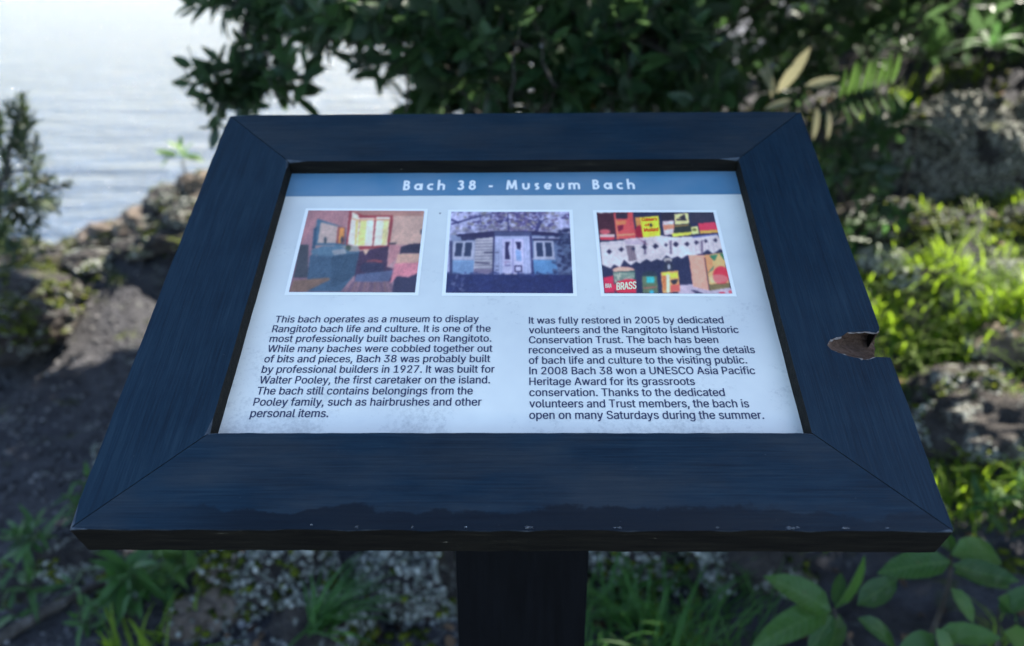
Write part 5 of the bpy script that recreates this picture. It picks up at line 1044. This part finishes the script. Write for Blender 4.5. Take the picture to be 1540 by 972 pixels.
def scatter_litter(n):
    V, F = leaf_template(.5, .3, .5, 3); acc = Acc()
    for k in range(n):
        x = random.uniform(-.7, 2.6); y = random.uniform(1.2, 4.2); a = random.uniform(0, 6.28)
        b = basis(np.array([math.cos(a), math.sin(a), random.uniform(-.3, .3)]), np.array([random.uniform(-.4, .4), random.uniform(-.4, .4), 1])); L = random.uniform(.02, .055)
        acc.add((V @ b.T) * L + np.array([x, y, H(x, y) + .008]), F)
    return acc.mesh('leaf_litter', MAT['litter'])
tag(link('leaf_litter', scatter_litter(1500), kind='stuff'), 'brown fallen leaves scattered between the rocks', 'leaf litter')

def blades(roots, h, wd, lean, az, bend=1.0, seg=5):
    """arrays of blades -> verts, quads"""
    n = len(roots); t = np.linspace(0, 1, seg + 1); V = np.zeros((n, seg + 1, 2, 3))
    dx = np.cos(az); dy = np.sin(az)
    for k, tt in enumerate(t):
        out = h * (np.sin(lean) * tt + bend * .35 * np.sin(lean + .3) * tt ** 2.2); up = h * (np.cos(lean) * tt - bend * .30 * tt ** 2.6)
        c = roots + np.stack([dx * out, dy * out, up], 1); ww = wd * (1 - tt ** 1.8) * .5 + .0002
        s = np.stack([-dy, dx, np.zeros(n)], 1) * ww[:, None]; V[:, k, 0] = c - s; V[:, k, 1] = c + s + np.array([0, 0, 0])
    q = np.array([[2 * k, 2 * k + 1, 2 * k + 3, 2 * k + 2] for k in range(seg)])
    return V.reshape(-1, 3), (q[None] + (np.arange(n) * 2 * (seg + 1))[:, None, None]).reshape(-1, 4)
def tuft(px, py, n, h, label, mat='grass_dark', wd=.006, r=.03, name='grass_tuft', lean=(.1, 1.0), aim=None, dz=0):
    c = gnd(px, py) + np.array([0, 0, dz]); root_ = empty(name, c.tolist(), label, 'grass tuft')
    rr = rng.normal(0, r, (n, 2)); roots = np.c_[rr, np.zeros(n)]
    for k in range(n): roots[k, 2] = (H(c[0] + rr[k, 0], c[1] + rr[k, 1]) - c[2] - .01) if not dz else -.02
    az = rng.uniform(0, 6.28, n) if aim is None else rng.normal(aim[0], aim[1], n)
    V, F = blades(roots, rng.uniform(.6, 1.1, n) * h, rng.uniform(.7, 1.2, n) * wd, rng.uniform(lean[0], lean[1], n), az)
    link('blades', mesh_from('blades', V, F, MAT[mat]), root_, kind='stuff'); return root_
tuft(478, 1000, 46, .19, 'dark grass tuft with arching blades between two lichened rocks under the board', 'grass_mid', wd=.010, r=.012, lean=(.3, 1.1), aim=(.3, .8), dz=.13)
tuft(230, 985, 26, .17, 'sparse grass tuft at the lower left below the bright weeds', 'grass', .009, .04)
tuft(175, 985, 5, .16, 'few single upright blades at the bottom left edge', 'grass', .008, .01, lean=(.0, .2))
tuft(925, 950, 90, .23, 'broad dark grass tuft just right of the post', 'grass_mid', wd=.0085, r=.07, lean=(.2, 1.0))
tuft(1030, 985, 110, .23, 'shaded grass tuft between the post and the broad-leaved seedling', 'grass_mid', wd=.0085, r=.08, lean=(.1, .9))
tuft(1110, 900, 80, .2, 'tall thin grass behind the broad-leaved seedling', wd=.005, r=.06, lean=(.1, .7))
tuft(1440, 470, 170, .24, 'brightest sunlit grass tuft left of the white-crusted stone', 'grass', .0095, .07, lean=(.2, 1.0))
tuft(1500, 490, 160, .24, 'sunlit grass tuft at the right edge under the white-crusted stone', 'grass', .0095, .07, lean=(.2, 1.0))
tuft(1370, 460, 150, .24, 'green grass tuft above the broken notch', 'grass', .009, .07, lean=(.2, .9))
tuft(1310, 440, 90, .18, 'half-shaded grass tuft against the right rail', 'grass', .008, .06, lean=(.2, .9))
tuft(1480, 375, 80, .12, 'short bright grass directly under the big boulder', 'grass', .008, .09, lean=(.1, .8))
tuft(1350, 510, 120, .21, 'bright grass tuft just right of the broken notch', 'grass', .009, .06, lean=(.2, 1.0))
tuft(1440, 535, 130, .21, 'lush grass tuft above the dark mossy rock', 'grass', .0095, .07, lean=(.2, 1.0))
tuft(1530, 520, 130, .21, 'grass tuft at the right edge above the brown stone', 'grass', .0095, .07, lean=(.2, 1.0))
tuft(1380, 350, 60, .11, 'short green grass at the left foot of the big boulder', 'grass', .008, .06, lean=(.1, .8))
tuft(1345, 175, 70, .10, 'bright short grass sprouting behind the boulder top', 'grass', .009, .08, lean=(.0, .5))
tuft(1440, 760, 90, .20, 'grass tuft right of the lower right frame corner', 'grass', .009, .06, lean=(.1, .9))
tuft(1520, 750, 70, .20, 'grass tuft at the right edge below the grey rock', 'grass', .008, .06, lean=(.1, .9))
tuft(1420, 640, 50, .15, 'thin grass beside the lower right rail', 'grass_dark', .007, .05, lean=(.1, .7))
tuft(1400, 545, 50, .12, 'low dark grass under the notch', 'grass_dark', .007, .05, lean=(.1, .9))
tuft(930, 200, 50, .10, 'green grass peeping over the top rail', 'grass', .007, .08)

def weed(px, py, label, n=16, L=.09, leaf='leaf_bright'):
    c = gnd(px, py); t = Plant('leafy_weed', label, 'weed', c, leaf=leaf, lw=.26, droop=.45)
    for k in range(4):
        q = c + np.array([random.uniform(-.06, .06), random.uniform(-.04, .04), random.uniform(.07, .16)]); t.limb([c - [0, 0, .02], (c + q) / 2, q], .0025, .0015, 4); t.shoot(q, (random.uniform(-.4, .4), -.3, 1), n // 2, L, .05, twig=False, spread=(30, 95))
    t.build(cullsun=False)
weed(275, 880, 'bright green leafy weed under the lower left of the board', 20, .085); weed(235, 915, 'grey-green leafy weed left of the bright one', 18, .10, 'leaf_broad'); weed(320, 870, 'small leafy weed touching the bottom rail', 12, .06)
weed(110, 790, 'small weed by the lower left frame corner', 14, .05, 'leaf_broad'); weed(50, 940, 'trailing weed with thin stems at the lower left', 12, .07, 'leaf_broad'); weed(60, 860, 'dark weed at the far lower left above the root', 16, .07, 'leaf_broad'); weed(190, 935, 'small dark weed right of the root', 12, .06, 'leaf_broad'); weed(130, 960, 'low weed beside the dark root', 12, .05, 'leaf_broad')
weed(1240, 300, 'leafy weed against the upper right rail', 18, .09, 'leaf_broad'); weed(1290, 400, 'green weed at the right rail', 16, .09, 'leaf_broad'); weed(1500, 800, 'dark weed behind the lower right corner', 16, .09, 'leaf_broad')

# thin ground-cover grass everywhere it reads
def cover(n):
    roots = []; hs = []
    while len(roots) < n:
        x = random.uniform(.3, 3.2); y = random.uniform(1.2, 4.4)
        if not inframe(np.array([[x, y, .3]]), 60)[0]: continue
        if noise.noise(Vector((x * 2.2, y * 2.2, 4))) < .0: continue
        roots.append((x, y, H(x, y) - .005)); hs.append(random.uniform(.04, .12))
    r = np.array(roots); V, F = blades(r, np.array(hs), rng.uniform(.003, .006, n), rng.uniform(.1, .9, n), rng.uniform(0, 6.28, n), seg=4); return mesh_from('grass', V, F, MAT['grass'])
tag(link('grass', cover(4200), kind='stuff'), 'short green grass growing thinly over the ground right of the board', 'grass')

# roots and dead wood
def stick(name, pts, r0, r1, label, cat='branch', mat='bark'):
    P = np.array(pts); t = np.linspace(0, len(P) - 1, (len(P) - 1) * 6 + 1); Q = np.stack([np.interp(t, np.arange(len(P)), P[:, k]) for k in range(3)], 1)
    for _ in range(4): Q[1:-1] = (Q[:-2] + Q[2:] + 2 * Q[1:-1]) / 4
    Q[1:-1] += rng.normal(0, r0 * .12, Q[1:-1].shape); acc = Acc(); tube(acc, Q, np.linspace(r0, r1, len(Q)), 8); return tag(link(name, acc.mesh(name, MAT[mat])), label, cat)
stick('dark_root', [gnd(-20, 985) + [0, 0, .02], gnd(90, 930) + [0, 0, .04], gnd(170, 890) + [0, 0, .04], gnd(250, 862) + [0, 0, .02]], .016, .008, 'dark crooked root lying across the ground at the lower left', 'root')
stick('dead_branch', [at(630, 170, 2.8), at(640, 140, 2.8), at(670, 118, 2.8), at(720, 120, 2.9)], .009, .004, 'bleached curved dead branch above the middle of the board')
stick('dead_branch', [at(560, 185, 3.0), at(640, 160, 3.0), at(720, 152, 3.0), at(800, 165, 3.1)], .013, .006, 'grey dead branch lying low above the top rail')
stick('dead_branch', [at(1072, 185, 2.8), at(1068, 140, 2.8), at(1045, 100, 2.9), at(1020, 85, 3.0)], .009, .004, 'thin pale upright branch above the right of the board')
stick('dead_branch', [at(1060, 190, 3.0), at(1030, 150, 3.0), at(990, 130, 3.0)], .007, .003, 'thin slanting branch left of the pale upright one')
